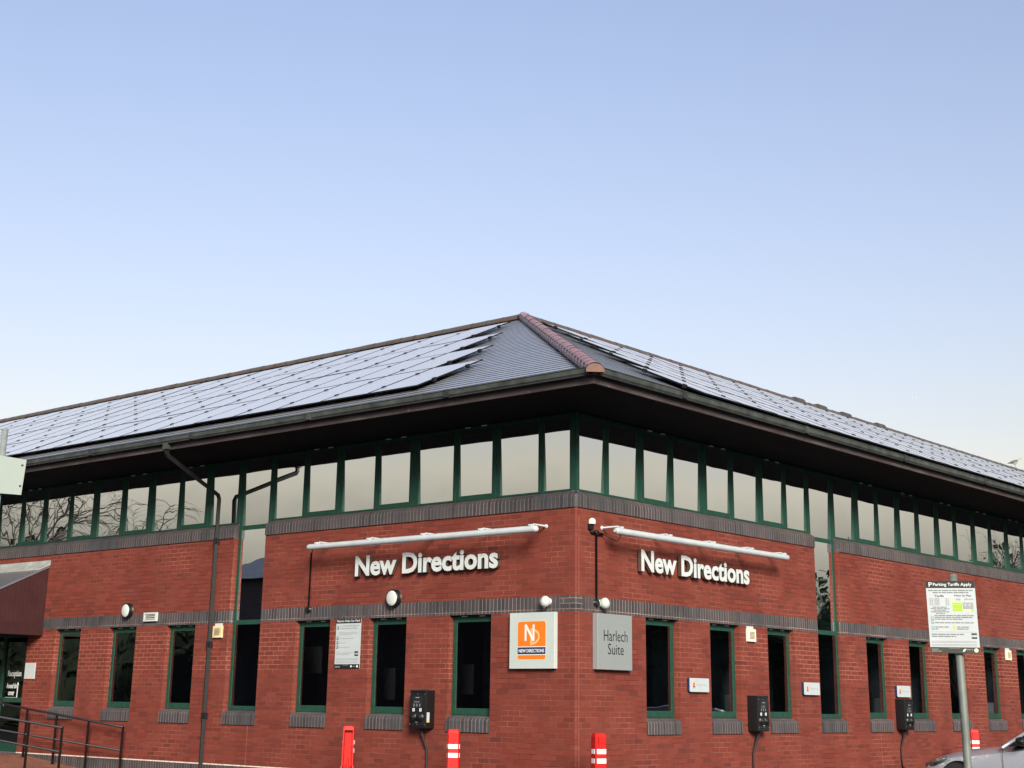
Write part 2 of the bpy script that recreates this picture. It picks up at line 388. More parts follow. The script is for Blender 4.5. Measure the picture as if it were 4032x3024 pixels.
_fonts = {}
def text_mesh(body, bold=0.0, extrude=0.0, spacing=1.0):
    cu = bpy.data.curves.new('t', 'FONT'); cu.body = body; cu.size = 1; cu.extrude = extrude; cu.offset = bold; cu.space_character = spacing; cu.resolution_u = 3; cu.space_line = .95; cu.align_x = 'CENTER' if '\n' in body else 'LEFT'
    ob = bpy.data.objects.new('t', cu); COL.objects.link(ob); dg = bpy.context.evaluated_depsgraph_get()
    me = bpy.data.meshes.new_from_object(ob.evaluated_get(dg)); bpy.data.objects.remove(ob); bpy.data.curves.remove(cu); return me
def add_text(mb, B, body, a0, b0, wid, hgt, d, thick=.002, bold=.0, spacing=1.0, mat=None):
    """text filling the box a0..a0+wid, b0..b0+hgt on basis B"""
    if mat: mb.mat(mat)
    me = text_mesh(body, bold, .5, spacing)
    xs = [v.co.x for v in me.vertices]; ys = [v.co.y for v in me.vertices]
    x0, x1, y0, y1 = min(xs), max(xs), min(ys), max(ys); zs = [v.co.z for v in me.vertices]; zz0, zz1 = min(zs), max(zs)
    vs = [mb.bm.verts.new(B(a0+(v.co.x-x0)/(x1-x0)*wid, b0+(v.co.y-y0)/(y1-y0)*hgt, d+(v.co.z-zz0)/(zz1-zz0)*thick)) for v in me.vertices]
    fs = []
    for p in me.polygons:
        try: f = mb.bm.faces.new([vs[i] for i in p.vertices]); f.material_index = mb.mi; fs.append(f)
        except ValueError: pass
    bpy.data.meshes.remove(me)
    return fs

# ================================================================== the building
LEN_L, LEN_R = 34.0, 48.0
OV, ZF0, ZF1 = 1.385, 4.190, 4.335            # overhang, fascia bottom and top
ZU0, ZU1 = 2.754, 3.016                        # upper sill band
ZB0, ZB1 = 1.262, 1.482                        # lower soldier band
ZG0, ZG1 = -.205, 1.262                        # ground floor openings
ZDPC, ZGR = -1.10, -1.6
bld = thing('office_building', 'red brick two storey office building with green framed windows and hipped slate roof', 'building', (0, 0, ZGR))

GL = [(1.62, 2.485), (3.40, 4.245), (5.17, 6.03), (8.745, 9.60), (10.525, 11.40), (12.34, 13.21)]
GRt = [(1.715, 2.60), (3.49, 4.38), (5.262, 6.14), (8.80, 9.68), (10.565, 11.475), (12.32, 13.21), (14.10, 15.0), (15.86, 16.76), (17.66, 18.56), (22.9, 23.8), (24.7, 25.6), (26.5, 27.4), (28.3, 29.2)]
TL, TR = [(6.945, 7.81)], [(6.99, 7.90), (20.2, 21.1)]
DOOR = (14.2, 17.6)

def wall(name, side, length, gf, tall, door):
    B = BL if side == 'L' else BR; sg = -1 if side == 'L' else 1
    u0 = .03                                     # the rounded corner starts here
    cuts = sorted({u0, length} | {x for a in gf+tall for x in a} | (set(door) if door else set()))
    zc = [ZGR, ZDPC, -.447, ZG1, ZB1, ZU0]
    wb, pb = MB().mat('brick'), MB().mat('soldier'); bbs = [MB().mat('soldier') for _ in range(len(tall)+1)]; seg = lambda u: bbs[sum(t[1] <= u+1e-6 for t in tall)]
    def quad(mb, ua, ub, za, zb, d0=0):
        p = [(ua, za), (ub, za), (ub, zb), (ua, zb)]
        f = mb.face([B(sg*u, z, d0) for u, z in p], [(u, z-ZDPC) for u, z in p])
        n = Vector(B(0, 0, 1)); f.normal_update()
        if f.normal.dot(n) < 0: f.normal_flip()
    def hole(uc, z0, z1):
        zm = (z0+z1)/2
        for a in gf:
            if a[0] < uc < a[1] and -.447 < zm < ZG1: return True
        for a in tall:
            if a[0] < uc < a[1] and zm > -.447: return True
        if door and door[0] < uc < door[1] and zm < ZB0 and zm > ZDPC: return True
        return False
    for a, b in zip(cuts, cuts[1:]):
        for z0, z1 in zip(zc, zc[1:]):
            if hole((a+b)/2, z0, z1): continue
            if (z0, z1) == (ZG1, ZB1): quad(seg(a), a, b, z0, z1)
            elif (z0, z1) == (ZGR, ZDPC) and side == 'L': quad(pb, a, b, z0, z1-.02)
            else: quad(wb, a, b, z0, z1)
    # reveals of the openings
    def reveal(mb, u, z0, z1, dep=.14):
        mb.face([B(sg*u, z0, 0), B(sg*u, z0, -dep), B(sg*u, z1, -dep), B(sg*u, z1, 0)], [(u, z0-ZDPC), (u+dep, z0-ZDPC), (u+dep, z1-ZDPC), (u, z1-ZDPC)])
    for a in gf:
        for u in a: reveal(wb, u, -.447, ZG1)
        seg(a[0]).face([B(sg*a[0], ZG1, 0), B(sg*a[1], ZG1, 0), B(sg*a[1], ZG1, -.14), B(sg*a[0], ZG1, -.14)], [(a[0], ZG1-.14), (a[1], ZG1-.14), (a[1], ZG1), (a[0], ZG1)])
    for a in tall:
        for u in a:
            reveal(wb, u, -.447, ZG1); reveal(wb, u, ZB1, ZU0); reveal(seg(u), u, ZG1, ZB1)
    if door:
        for u in door: reveal(wb, u, ZDPC, ZG1, .3)
    part('wall', wb, bld); [part('soldier_course', q, bld) for q in bbs]; part('plinth', pb, bld) if side == 'L' else pb.bm.free()
    # bullnose sill band under the upper windows, broken at the tall windows
    sb = MB().mat('soldier'); prof = [(.0, ZU0), (.022, ZU0), (.022, ZU0+.15), (.014, ZU0+.185), (-.008, ZU0+.21), (-.11, ZU1), (-.11, ZU0)]
    lens = [0]
    for p, q in zip(prof, prof[1:]): lens.append(lens[-1]+math.hypot(q[0]-p[0], q[1]-p[1]))
    ends = [u0+.012] + [x for a in tall for x in a] + [length]
    for a, b in zip(ends[::2], ends[1::2]):
        for i in range(len(prof)-1):
            (d0, z0), (d1, z1) = prof[i], prof[i+1]
            f = sb.face([B(sg*a, z0, d0), B(sg*b, z0, d0), B(sg*b, z1, d1), B(sg*a, z1, d1)], [(a, lens[i]), (b, lens[i]), (b, lens[i+1]), (a, lens[i+1])])
        for u in (a, b): sb.face([B(sg*u, z, d) for d, z in prof], [(u, z) for d, z in prof])
    part('upper_sill_band', sb, bld)
    return
wall('wall_left', 'L', LEN_L, GL, TL, DOOR)
wall('wall_right', 'R', LEN_R, GRt, TR, None)

# rounded corner of the two walls
def corner():
    N = 4; r = .03; wb, db, sb = MB().mat('brick'), MB().mat('darkcourse'), MB().mat('soldier')
    arc = [(-r + r*math.sin(t*math.pi/2/N), r - r*math.cos(t*math.pi/2/N), t*r*math.pi/2/N) for t in range(N+1)]
    for (x0, y0, s0), (x1, y1, s1) in zip(arc, arc[1:]):
        for mb, z0, z1 in ((wb, ZGR, ZG1), (db, ZG1, ZB1), (wb, ZB1, ZU0)):
            uo = -.03 - .05
            mb.face([(x0, y0, z0), (x1, y1, z0), (x1, y1, z1), (x0, y0, z1)], [(s0+uo, z0-ZDPC), (s1+uo, z0-ZDPC), (s1+uo, z1-ZDPC), (s0+uo, z1-ZDPC)], True)
    part('corner_wall', wb, bld)
    # dark stretchers wrapping the corner in place of soldiers
    for s, B in ((-1, BL), (1, BR)):
        a, b = .03, (.285 if s < 0 else .16)
        f = db.face([B(s*a, ZG1, .003), B(s*b, ZG1, .003), B(s*b, ZB1, .003), B(s*a, ZB1, .003)], [(a, ZG1-ZDPC), (b, ZG1-ZDPC), (b, ZB1-ZDPC), (a, ZB1-ZDPC)])
    part('corner_course', db, bld)
    # corner of the sill band
    prof = [(.0, ZU0), (.022, ZU0), (.022, ZU0+.15), (.014, ZU0+.185), (-.008, ZU0+.21), (-.11, ZU1)]
    rows = []
    for t in range(N+1):
        an = t*math.pi/2/N; rows.append([(-.042 + (.042+d)*math.sin(an), .042 - (.042+d)*math.cos(an), z) for d, z in prof])
    for A, C in zip(rows, rows[1:]):
        for i in range(len(prof)-1): sb.face([A[i], C[i], C[i+1], A[i+1]], [(.03, .03), (.05, .03), (.05, .2), (.03, .2)], i > 1)
    part('sill_corner', sb, bld)
corner()

# pale mortar line over the plinth
lb = MB().mat('limewash'); lb.bbox(BL, (-DOOR[0]-0.0, ZDPC-.02, -.01), (-3.2, ZDPC, .006)); part('damp_course', lb, bld)

for (B, a, z0, z1) in ((BL, -7.12, -1.08, -.45), (BR, .065, -1.55, ZG1-.001), (BR, .065, ZB1+.001, ZU0-.14), (BR, 9.2, -1.55, -.5)):
    jb = MB().mat('joint'); jb.bbox(B, (a-.006, z0, -.005), (a+.006, z1, .002)); part('movement_joint', jb, bld)
# ---------------------------------------------------------- windows
def window(side, u0, u1, z0, z1, fl, fr, ft, fb, pane_z=None, d=-.1, transoms=(), vents=0, blind=None, name='window', sash=False):
    """frame between u0..u1 (distance from the corner) with its rails; fl is the rail nearest the corner"""
    B = BL if side == 'L' else BR; sg = -1 if side == 'L' else 1
    fb_ = MB().mat('green')
    def bar(ua, ub, za, zb, da=d-.05, db=d, bev=.006): 
        a, b = sorted((sg*ua, sg*ub)); fb_.bbox(B, (a, za, da), (b, zb, db), bev)
    bar(u0, u0+fl, z0, z1); bar(u1-fr, u1, z0, z1)
    bar(u0+fl, u1-fr, z0, z0+fb, db=d-.003); bar(u0+fl, u1-fr, z1-ft, z1, db=d-.003)
    for ta, tb in transoms: bar(u0+fl, u1-fr, ta, tb, db=d-.004)
    if sash:      # black gasket line round the opening light
        fb_.mat('green_dark')
    o = part(name, fb_, bld)
    gb = MB().mat('glass'); zs = [z0+fb] + [x for t in transoms for x in t] + [z1-ft]
    for za, zb in zip(zs[::2], zs[1::2]):
        a, b = sorted((sg*(u0+fl), sg*(u1-fr)))
        tl = (zb-za)*.0245*(1+random.uniform(-.22, .22))*(1 if za > 2.9 else .25); yw = random.uniform(-.0025, .0025); e = d-.006-tl
        gb2 = MB().mat('glass' if za > 1.0 else 'lowglass'); gb2.face([B(a, za, e-yw), B(b, za, e+yw), B(b, zb, e+tl+yw), B(a, zb, e+tl-yw)])
        part('pane', gb2, o)
    gb.bm.free()
    for k in range(vents):
        vb = MB().mat('white'); uc = u0 + (u1-u0)*(.30 if k == 0 else .72)
        a, b = sorted((sg*(uc-.055), sg*(uc+.055))); vb.bbox(B, (a, z1-.020, d+.001), (b, z1-.006, d+.02)); part('trickle_vent', vb, o)
    if blind:
        for (ba, bb_, bz0, bz1, dd) in blind:
            k = MB().mat('blind'); a, b = sorted((sg*ba, sg*bb_)); k.bbox(B, (a, bz0, d-dd-.01), (b, bz1, d-dd)); part('blind', k, o)
    return o
def sill(side, u0, u1):
    B = BL if side == 'L' else BR; sg = -1 if side == 'L' else 1; sb = MB().mat('soldier')
    prof = [(-.02, -.447), (.024, -.447), (.024, -.29), (.016, -.262), (-.006, -.243), (-.12, -.205), (-.12, -.447)]
    lens = [0]
    for p, q in zip(prof, prof[1:]): lens.append(lens[-1]+math.hypot(q[0]-p[0], q[1]-p[1]))
    a, b = u0-.001, u1+.001
    for i in range(len(prof)-1):
        (d0, z0), (d1, z1) = prof[i], prof[i+1]
        sb.face([B(sg*a, z0, d0), B(sg*b, z0, d0), B(sg*b, z1, d1), B(sg*a, z1, d1)], [(a, lens[i]), (b, lens[i]), (b, lens[i+1]), (a, lens[i+1])])
    for u in (a, b): sb.face([B(sg*u, z, d) for d, z in prof], [(.04, .04)]*len(prof))
    bmesh.ops.recalc_face_normals(sb.bm, faces=sb.bm.faces)
    part('window_sill', sb, bld)

for side, lst in (('L', GL), ('R', GRt)):
    for i, (a, b) in enumerate(lst):
        window(side, a+.002, b-.002, ZG0, ZG1-.004, .085, .085, .10, .10, vents=2); sill(side, a, b)
for side, lst in (('L', TL), ('R', TR)):
    for a, b in lst:
        window(side, a+.002, b-.002, ZG0, 4.19, .075, .075, .05, .07, transoms=((1.236, 1.316), (2.893, 2.975)), name='tall_window'); sill(side, a, b)

# ribbon of upper windows: (glass from, glass to, casement?)
UL = [(.15, .695, 0), (.813, 1.575, 0), (1.749, 2.435, 1), (2.571, 3.332, 0), (3.546, 4.227, 1), (4.362, 5.123, 0), (5.302, 5.994, 1), (6.136, 6.86, 0), (7.915, 8.644, 0), (8.849, 9.534, 1), (9.67, 10.434, 0),
      (10.645, 11.335, 1), (11.517, 12.283, 0), (12.49, 13.194, 1), (13.322, 14.141, 0), (14.304, 15.002, 1), (15.14, 15.92, 0)]
for k in range(7):
    o = 16.09 + k*1.8; UL += [(o, o+.69, 1), (o+.85, o+1.62, 0)]
URt = [(.21, .808, 0), (.945, 1.672, 0), (1.865, 2.546, 1), (2.689, 3.431, 0), (3.66, 4.34, 1), (4.49, 5.24, 0), (5.44, 6.11, 1), (6.25, 6.92, 0), (7.997, 8.745, 0), (8.96, 9.657, 1), (9.791, 10.531, 0), (10.728, 11.417, 1),
       (11.59, 12.344, 0), (12.54, 13.25, 1), (13.40, 14.17, 0), (14.37, 15.08, 1), (15.23, 15.98, 0), (16.17, 16.88, 1), (17.03, 17.8, 0)]
for k in range(10):
    o = 17.98 + k*1.8
    if not 19.9 < o < 21.3: URt += [(o, o+.69, 1), (o+.85, o+1.62, 0)]
random.seed(3)
def ribbon(side, L):
    edges = []
    gaps = TL if side == 'L' else TR
    for i, (a, b, c) in enumerate(L):
        pa = L[i-1][1] if i else .06; na = L[i+1][0] if i+1 < len(L) else b+.1
        lo = (pa+a)/2 if i and a-pa < .4 else (a-.09); hi = (b+na)/2 if na-b < .4 else b+.07
        for t in gaps:
            if lo < t[1]+.06 and hi > t[1]: lo = t[1]+.001
            if hi > t[0]-.06 and lo < t[0]: hi = t[0]-.001
        lo += .002; hi -= .002
        bl = None; rr = random.random()
        if i == 0: bl = [(a+.30, a+.62, 3.0, 4.1, .5)] if side == 'L' else [(a+.30, a+.5, 3.0, 4.1, .45)]
        elif i in (1, 3, 5, 7) and side == 'L': bl = [(a+.02+.3*rr, a+.38+.3*rr, 3.03, 4.12, .35+.2*rr)]
        elif rr < .5: bl = [(a-.05, b+.05, 3.05+.55*random.random(), 4.1, .12+.1*rr)]
        window(side, lo, hi, ZU1, 4.19, a-lo, hi-b, .055, .085 if c else .03, vents=2 if c else 0, blind=bl, name='casement_window' if c else 'window', sash=bool(c))
ribbon('L', UL); ribbon('R', URt)
cp = MB().mat('green'); cp.box((-.155, .095, ZU1), (-.093, .155, 4.19)); cp.box((-.20, .098, ZU1), (-.157, .15, 4.19)); part('corner_post', cp, bld)
# strip closing the frames to the soffit is the soffit itself; small sheet sticker inside one window
pb = MB().mat('paper'); pb.bbox(BL, (-2.95, 3.035, -.14), (-2.68, 3.13, -.137)); part('paper_notice', pb, bld)
pb = MB().mat('paper'); pb.bbox(BR, (14.3, -.10, -.14), (14.75, .12, -.137)); part('paper_notice', pb, bld)

# ---------------------------------------------------------- floors and rooms behind the glass
ib = MB().mat('interior_dark')
ib.box((-LEN_L, .3, -1.62), (-.3, 6.0, -1.45)); ib.box((-6.0, 6.0, -1.62), (-.3, LEN_R, -1.45))
ib.box((-LEN_L, .16, 1.5), (-.16, 6.0, 2.74)); ib.box((-6.0, 6.0, 1.5), (-.16, LEN_R, 2.74))
ib.box((-LEN_L, 6.0, -1.45), (-6.2, 6.15, 1.5)); ib.box((-6.15, 6.2, -1.45), (-6.0, LEN_R, 1.5))
ib.mat('interior'); ib.box((-LEN_L, 6.0, 2.74), (-6.2, 6.15, 4.3)); ib.box((-6.15, 6.2, 2.74), (-6.0, LEN_R, 4.3))
for x in (-3.9, -11, -18.2): ib.box((x-.06, .5, 2.74), (x+.06, 6.0, 4.3))
for y in (5.3, 12.6, 20): ib.box((-6.0, y-.06, 2.74), (-.5, y+.06, 4.3))
for x in (-6.6, -14.5): ib.mat('interior_dark').box((x-.06, .5, -1.45), (x+.06, 6.0, 1.5))
ib.mat('screen')  # screens added behind the ground floor glass to lift its black
for k in range(6): ib.box((-14.1+k*2.2, 1.0+.25*(k % 3), -1.45), (-12.1+k*2.2, 1.04+.25*(k % 3), 1.1+.1*(k % 2)))
for k in range(12): ib.box((-1.05-.25*(k % 3), 1.2+k*2.3, -1.45), (-1.01-.25*(k % 3), 3.3+k*2.3, 1.05+.12*(k % 2)))
part('interior', ib, bld)
# ceiling tiles just above the upper windows and pale boards put in to imitate reflections in the lower panes
for k, (x, z0, z1, wd) in enumerate(((-6.28, .42, .86, .5), (-4.36, .0, .5, .24), (-2.64, .1, .55, .22), (-3.02, .15, .5, .16), (-11.72, .2, .65, .25))):
    nb = MB().mat('paper'); nb.box((x-wd/2, .62, z0), (x+wd/2, .65, z1)); part('reflection_board', nb, bld)

# ---------------------------------------------------------- eaves
def eaves(side, length):
    sg = -1 if side == 'L' else 1; B = BL if side == 'L' else BR
    mi = lambda d: -sg*d * (1 if side == 'R' else 1)
    # soffit and fascia with a mitred corner: corner coordinate of an offset d is a = +d (L) or -d (R)
    def strip(mb, prof, a1):
        ca = lambda d: (d if side == 'L' else -d)
        for (d0, z0), (d1, z1) in zip(prof, prof[1:]):
            mb.face([B(ca(d0), z0, d0), B(a1, z0, d0), B(a1, z1, d1), B(ca(d1), z1, d1)])
        bmesh.ops.recalc_face_normals(mb.bm, faces=mb.bm.faces)
    end = sg*length
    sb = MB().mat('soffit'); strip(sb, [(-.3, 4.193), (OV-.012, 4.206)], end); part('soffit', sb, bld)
    f = MB().mat('fascia'); strip(f, [(OV-.025, 4.215), (OV-.025, ZF0), (OV, ZF0), (OV, ZF1), (OV-.025, ZF1+.02)], end); part('fascia', f, bld)
    gt = MB().mat('gutter'); d0 = OV+.004
    strip(gt, [(d0, 4.385), (d0, 4.320), (d0+.035, 4.300), (d0+.085, 4.300), (d0+.108, 4.325), (d0+.112, 4.392), (d0+.122, 4.392), (d0+.122, 4.40), (d0+.105, 4.40), (d0+.100, 4.33), (d0+.03, 4.31)], end)
    go = part('gutter', gt, bld)
    for k in range(int(length/3)):
        jb = MB().mat('gutter_joint' if k % 3 != 1 else 'gutter'); u = (1.22 if side == 'L' else .62) + k*(3.02 if side == 'L' else 3.55)
        a, b = sorted((sg*u, sg*(u+.09))); jb.bbox(B, (a, 4.293, d0), (b, 4.405, d0+.128)); part('gutter_bracket', jb, go)
    return
eaves('L', LEN_L); eaves('R', LEN_R)
cb = MB().mat('gutter_joint'); cb.lathe((OV+.02, -OV-.02, 4.29), (0, 0, 1), [(0, .10), (.06, .125), (.10, .13)], 16); part('gutter_corner', cb, bld)

# ---------------------------------------------------------- roof
SL = .457; ZR0 = 4.285; YE = -1.48; RW = 6.79                  # slope, height at the slate edge, ridge line
cosn = 1/math.sqrt(1+SL*SL); VR = (RW-YE)/cosn
def roofL(u, v, h=0): return (-u, YE + v*cosn - h*SL*cosn, ZR0 + v*cosn*SL + h*cosn)
def roofR(u, v, h=0): return (-YE - v*cosn + h*SL*cosn, u, ZR0 + v*cosn*SL + h*cosn)
def slope(side, length):
    P = roofL if side == 'L' else roofR
    hip = lambda v: YE + v*cosn                                   # u of the hip at height v
    base = MB().mat('gap_shade'); sb = MB().mat('slate'); n = int(VR/.2)
    q = [P(hip(0), 0), P(length, 0), P(length, VR), P(hip(VR), VR)]; base.face(q)
    ib = [P(RW*2 if 0 else hip(VR), VR)]
    for k in range(n+1):
        v0, v1 = k*.2, min(VR, k*.2+.186); 
        a, b, c, d = P(hip(v0), v0, .0095), P(length, v0, .0095), P(length, v1, .003), P(hip(v1), v1, .003)
        sb.face([a, b, c, d], [(hip(v0), v0), (length, v0), (length, v0+.199), (hip(v1), v0+.199)])
        sb.mat('gap_shade'); sb.face([P(hip(v0), v0, 0), P(length, v0, 0), b, a]); sb.mat('slate')  # course edge coloured near-black as the shadow line under each slate
    rf = part('roof', sb, bld)
    part('roof_underlay', base, bld)
    return rf
rfL = slope('L', LEN_L); rfR = slope('R', LEN_R)
# inner slopes and the far gables
ib = MB().mat('slate'); YI = 2*RW-YE
ZT = ZR0+(RW-YE)*SL
ib.face([(-RW, RW, ZT-.01), (-LEN_L, RW, ZT-.01), (-LEN_L, YI, ZR0), (-YI, YI, ZR0)]); ib.face([(-RW, RW, ZT-.01), (-RW, LEN_R, ZT-.01), (-YI, LEN_R, ZR0), (-YI, YI, ZR0)])
part('roof_rear', ib, bld)
ib = MB().mat('brick'); ib.face([(-LEN_L, 0, -1.6), (-LEN_L, 13.58, -1.6), (-LEN_L, 13.58, 4.2), (-LEN_L, 6.79, 8), (-LEN_L, 0, 4.2)]); ib.face([(0, LEN_R, -1.6), (-13.58, LEN_R, -1.6), (-13.58, LEN_R, 4.2), (-6.79, LEN_R, 8), (0, LEN_R, 4.2)])
ib.face([(-LEN_L, 13.58, -1.6), (-13.58, 13.58, -1.6), (-13.58, 13.58, 4.3), (-LEN_L, 13.58, 4.3)]); ib.face([(-13.58, LEN_R, -1.6), (-13.58, 13.58, -1.6), (-13.58, 13.58, 4.3), (-13.58, LEN_R, 4.3)])
part('rear_wall', ib, bld)
def tiles(p0, p1, n, r, mat, nibs=False):
    p0, p1 = Vector(p0), Vector(p1); t = (p1-p0).normalized(); up_ = Vector((0, 0, 1)); x = t.cross(up_).normalized(); y = x.cross(t).normalized(); mb = MB().mat(mat); L = (p1-p0).length/n
    rnd = random.Random(5)
    for k in range(n):
        rings = []
        dz = rnd.uniform(-.004, .004)
        for s, rr in ((0.0, r*1.022), (.035, r*1.022), (.05, r), (L-.004, r*.985)):
            c = p0 + t*(k*L+s) + y*dz
            rings.append([c + x*math.cos(a)*rr + y*(math.sin(a)*rr*.92) for a in [math.pi*(-.12 + 1.24*j/12) for j in range(13)]])
        mb.loft(rings, cap=False, closed=False)
        if nibs:
            mb.mat('mortar')
            for a in (.30, 2.55): 
                c = p0 + t*(k*L+.012) + x*math.cos(a)*r*1.05 + y*math.sin(a)*r*.97; mb.lathe(c, x*math.cos(a)+y*math.sin(a), [(0, .022), (.012, .018)], 6)
            mb.mat(mat)
    bmesh.ops.recalc_face_normals(mb.bm, faces=mb.bm.faces)
    return mb
zr = ZT+.03
part('ridge_tiles', tiles((-RW-.1, RW, zr), (-LEN_L, RW, zr), 60, .098, 'ridge'), bld)
part('ridge_tiles', tiles((-RW, RW+.1, zr), (-RW, LEN_R, zr), 90, .098, 'ridge'), bld)
hp0, hp1 = (1.50, -1.50, ZR0+.045), (-RW-.02, RW+.02, ZT+.055)
hb = tiles(hp0, hp1, 34, .120, 'hip', True)
part('hip_tiles', hb, bld)
eb = MB().mat('terracotta_end'); t = (Vector(hp0)-Vector(hp1)).normalized(); c = Vector(hp0)
x = t.cross(Vector((0, 0, 1))).normalized(); y = Vector((0, 0, 1))
pts = [c + x*math.cos(a)*.126 + y*math.sin(a)*.116 for a in [math.pi*(-.05+1.1*j/18) for j in range(19)]]
eb.prism(pts, t*.012)
part('hip_end_cap', eb, bld)
vb = None
for y0 in (18.6, 19.85, 21.3, 23.45):
    v = MB().mat('vent_tile'); pr = [(-RW-.15, zr-.02), (-RW-.14, zr+.07), (-RW-.09, zr+.115), (-RW+.09, zr+.115), (-RW+.14, zr+.07), (-RW+.15, zr-.02)]
    v.prism([(a, y0-.24, z) for a, z in pr], (0, .48, 0)); part('ridge_vent', v, bld)

# downpipe from the left gutter
dp = MB().mat('pipe'); s = .041
dp.tube([(-8.05, -OV-.05, 4.31), (-8.05, -OV-.05, 4.12), (-8.05, -OV-.02, 4.08), (-8.25, -.085, 3.55), (-8.25, -.055, 3.48), (-8.25, -.055, -1.3)], s, 4, square=True)
for z in (2.72, .9, -.31): dp.box((-8.25-.037, -.092, z-.05), (-8.25+.037, -.004, z+.05))
dpo = part('downpipe', dp, bld)
hb = MB().mat('gutter'); hb.box((-8.05-.06, -OV-.11, 4.19), (-8.05+.06, -OV-.0005, 4.30)); part('hopper', hb, dpo)

# ---------------------------------------------------------- reception door, lettering, canopy
db = MB().mat('green')
for a, b in ((-14.36, -14.2), (-15.45, -15.37), (-16.4, -16.32), (-17.6, -17.5)): db.bbox(BL, (a, ZDPC-.02, -.30), (b, ZB0, -.22), .006)
db.bbox(BL, (-17.6, ZB0-.12, -.30), (-14.2, ZB0, -.225)); db.bbox(BL, (-17.6, ZDPC-.02, -.30), (-14.2, ZDPC+.16, -.225)); db.bbox(BL, (-15.4, -.15, -.295), (-14.3, -.06, -.235))
dr = part('entrance_door', db, bld)
gb = MB().mat('doorglass'); gb.bbox(BL, (-17.55, ZDPC+.1, -.262), (-14.3, ZB0-.06, -.258)); part('pane', gb, dr)
tb = MB().mat('purewhite')
add_text(tb, BL, 'Reception', -15.22, .325, .50, .155, -.256, .002, .012)
add_text(tb, BL, 'Around the\ncorner', -15.22, -.015, .38, .24, -.256, .002, .008)
tb.bbox(BL, (-15.24, -.085, -.256), (-14.79, -.055, -.254)); tb.bbox(BL, (-14.82, -.055, -.256), (-14.79, .20, -.254)); tb.prism([BL(-14.85, .19, -.256), BL(-14.76, .19, -.256), BL(-14.805, .25, -.256)], (0, -.002, 0))
part('door_lettering', tb, dr)
st = MB().mat('palelime'); st.bbox(BL, (-14.36, -.59, -.219), (-14.18+.0, -.50, -.217)); st.mat('purewhite'); st.bbox(BL, (-14.36, -.68, -.219), (-14.2, -.592, -.217)); part('door_sticker', st, dr)
yb = MB().mat('creamwhite'); yb.bbox(BL, (-14.30, .08, -.219), (-14.22, .36, -.19)); part('door_closer_plate', yb, dr)
ft = MB().mat('interior_dark'); ft.bbox(BL, (-17.6, ZDPC-.2, -3), (-14.2, ZDPC-.02, -.1)); part('threshold', ft, dr)

cn = thing('porch_canopy', 'maroon boarded lean-to porch canopy with lead flashing over the reception door', 'canopy', (-15.8, -.7, 1.13))
cx0, cx1 = -18.0, -13.68
mb = MB().mat('maroon'); mb.prism([(cx1, -.002, 1.39), (cx1, -.002, 2.50), (cx1, -1.45, 1.78), (cx1, -1.45, 1.39)], (-.03, 0, 0)); part('side_cheek', mb, cn); mb = MB().mat('maroon'); mb.prism([(cx0, -.002, 1.39), (cx0, -.002, 2.50), (cx0, -1.45, 1.78), (cx0, -1.45, 1.39)], (.03, 0, 0)); part('side_cheek', mb, cn)
mb = MB().mat('maroon_plain'); mb.box((cx1-.03, -1.47, 1.15), (cx1+.012, -.002, 1.39)); mb.box((cx0, -1.47, 1.15), (cx0+.04, -.002, 1.39)); mb.box((cx0+.04, -1.47, 1.15), (cx1-.03, -1.43, 1.80)); part('fascia', mb, cn)
mb = MB().mat('soffit'); mb.box((cx0+.04, -1.43, 1.2), (cx1-.03, -.002, 1.23)); part('soffit', mb, cn)
mb = MB().mat('slate'); mb.prism([(cx1+.02, -.002, 2.50), (cx1+.02, -.002, 2.545), (cx1+.02, -1.56, 1.80), (cx1+.02, -1.56, 1.755)], (cx0-cx1-.04, 0, 0)); part('roof', mb, cn)
mb = MB().mat('lead'); mb.prism([(cx1+.035, -.001, 2.548), (cx1+.035, -.001, 2.645), (cx1+.035, -.012, 2.645), (cx1+.035, -.02, 2.59), (cx1+.035, -.24, 2.455), (cx1+.035, -.24, 2.435)], (cx0-cx1-.07, 0, 0)); part('flashing', mb, cn)

# ================================================================== solar panels
def panel_mesh():
    mb = MB().mat('solar_frame'); Wp, Hp, T = 1.134, 1.728, .022; f = .012
    mb.box((0, 0, -T), (Wp, f, 0)); mb.box((0, Hp-f, -T), (Wp, Hp, 0)); mb.box((0, f, -T), (f, Hp-f, 0)); mb.box((Wp-f, f, -T), (Wp, Hp-f, 0)); mb.face([(f, f, -T+.002), (f, Hp-f, -T+.002), (Wp-f, Hp-f, -T+.002), (Wp-f, f, -T+.002)])
    return mb.mesh('solar_panel')
def glass_mesh():
    mb = MB().mat('solar'); Wp, Hp, f = 1.134, 1.728, .012; mb.face([(f, f, -.003), (Wp-f, f, -.003), (Wp-f, Hp-f, -.003), (f, Hp-f, -.003)], [(0, 0), (1.11, 0), (1.11, 1.7), (0, 1.7)]); return mb.mesh('solar_glass')
def clamp_mesh():
    mb = MB().mat('solar_frame'); mb.box((-.026, -.03, -.05), (.026, .03, .014)); return mb.mesh('clamp')
PM, PG, PC = panel_mesh(), glass_mesh(), clamp_mesh()
PB, PROW, PV0 = 1.159, 1.742, 1.193
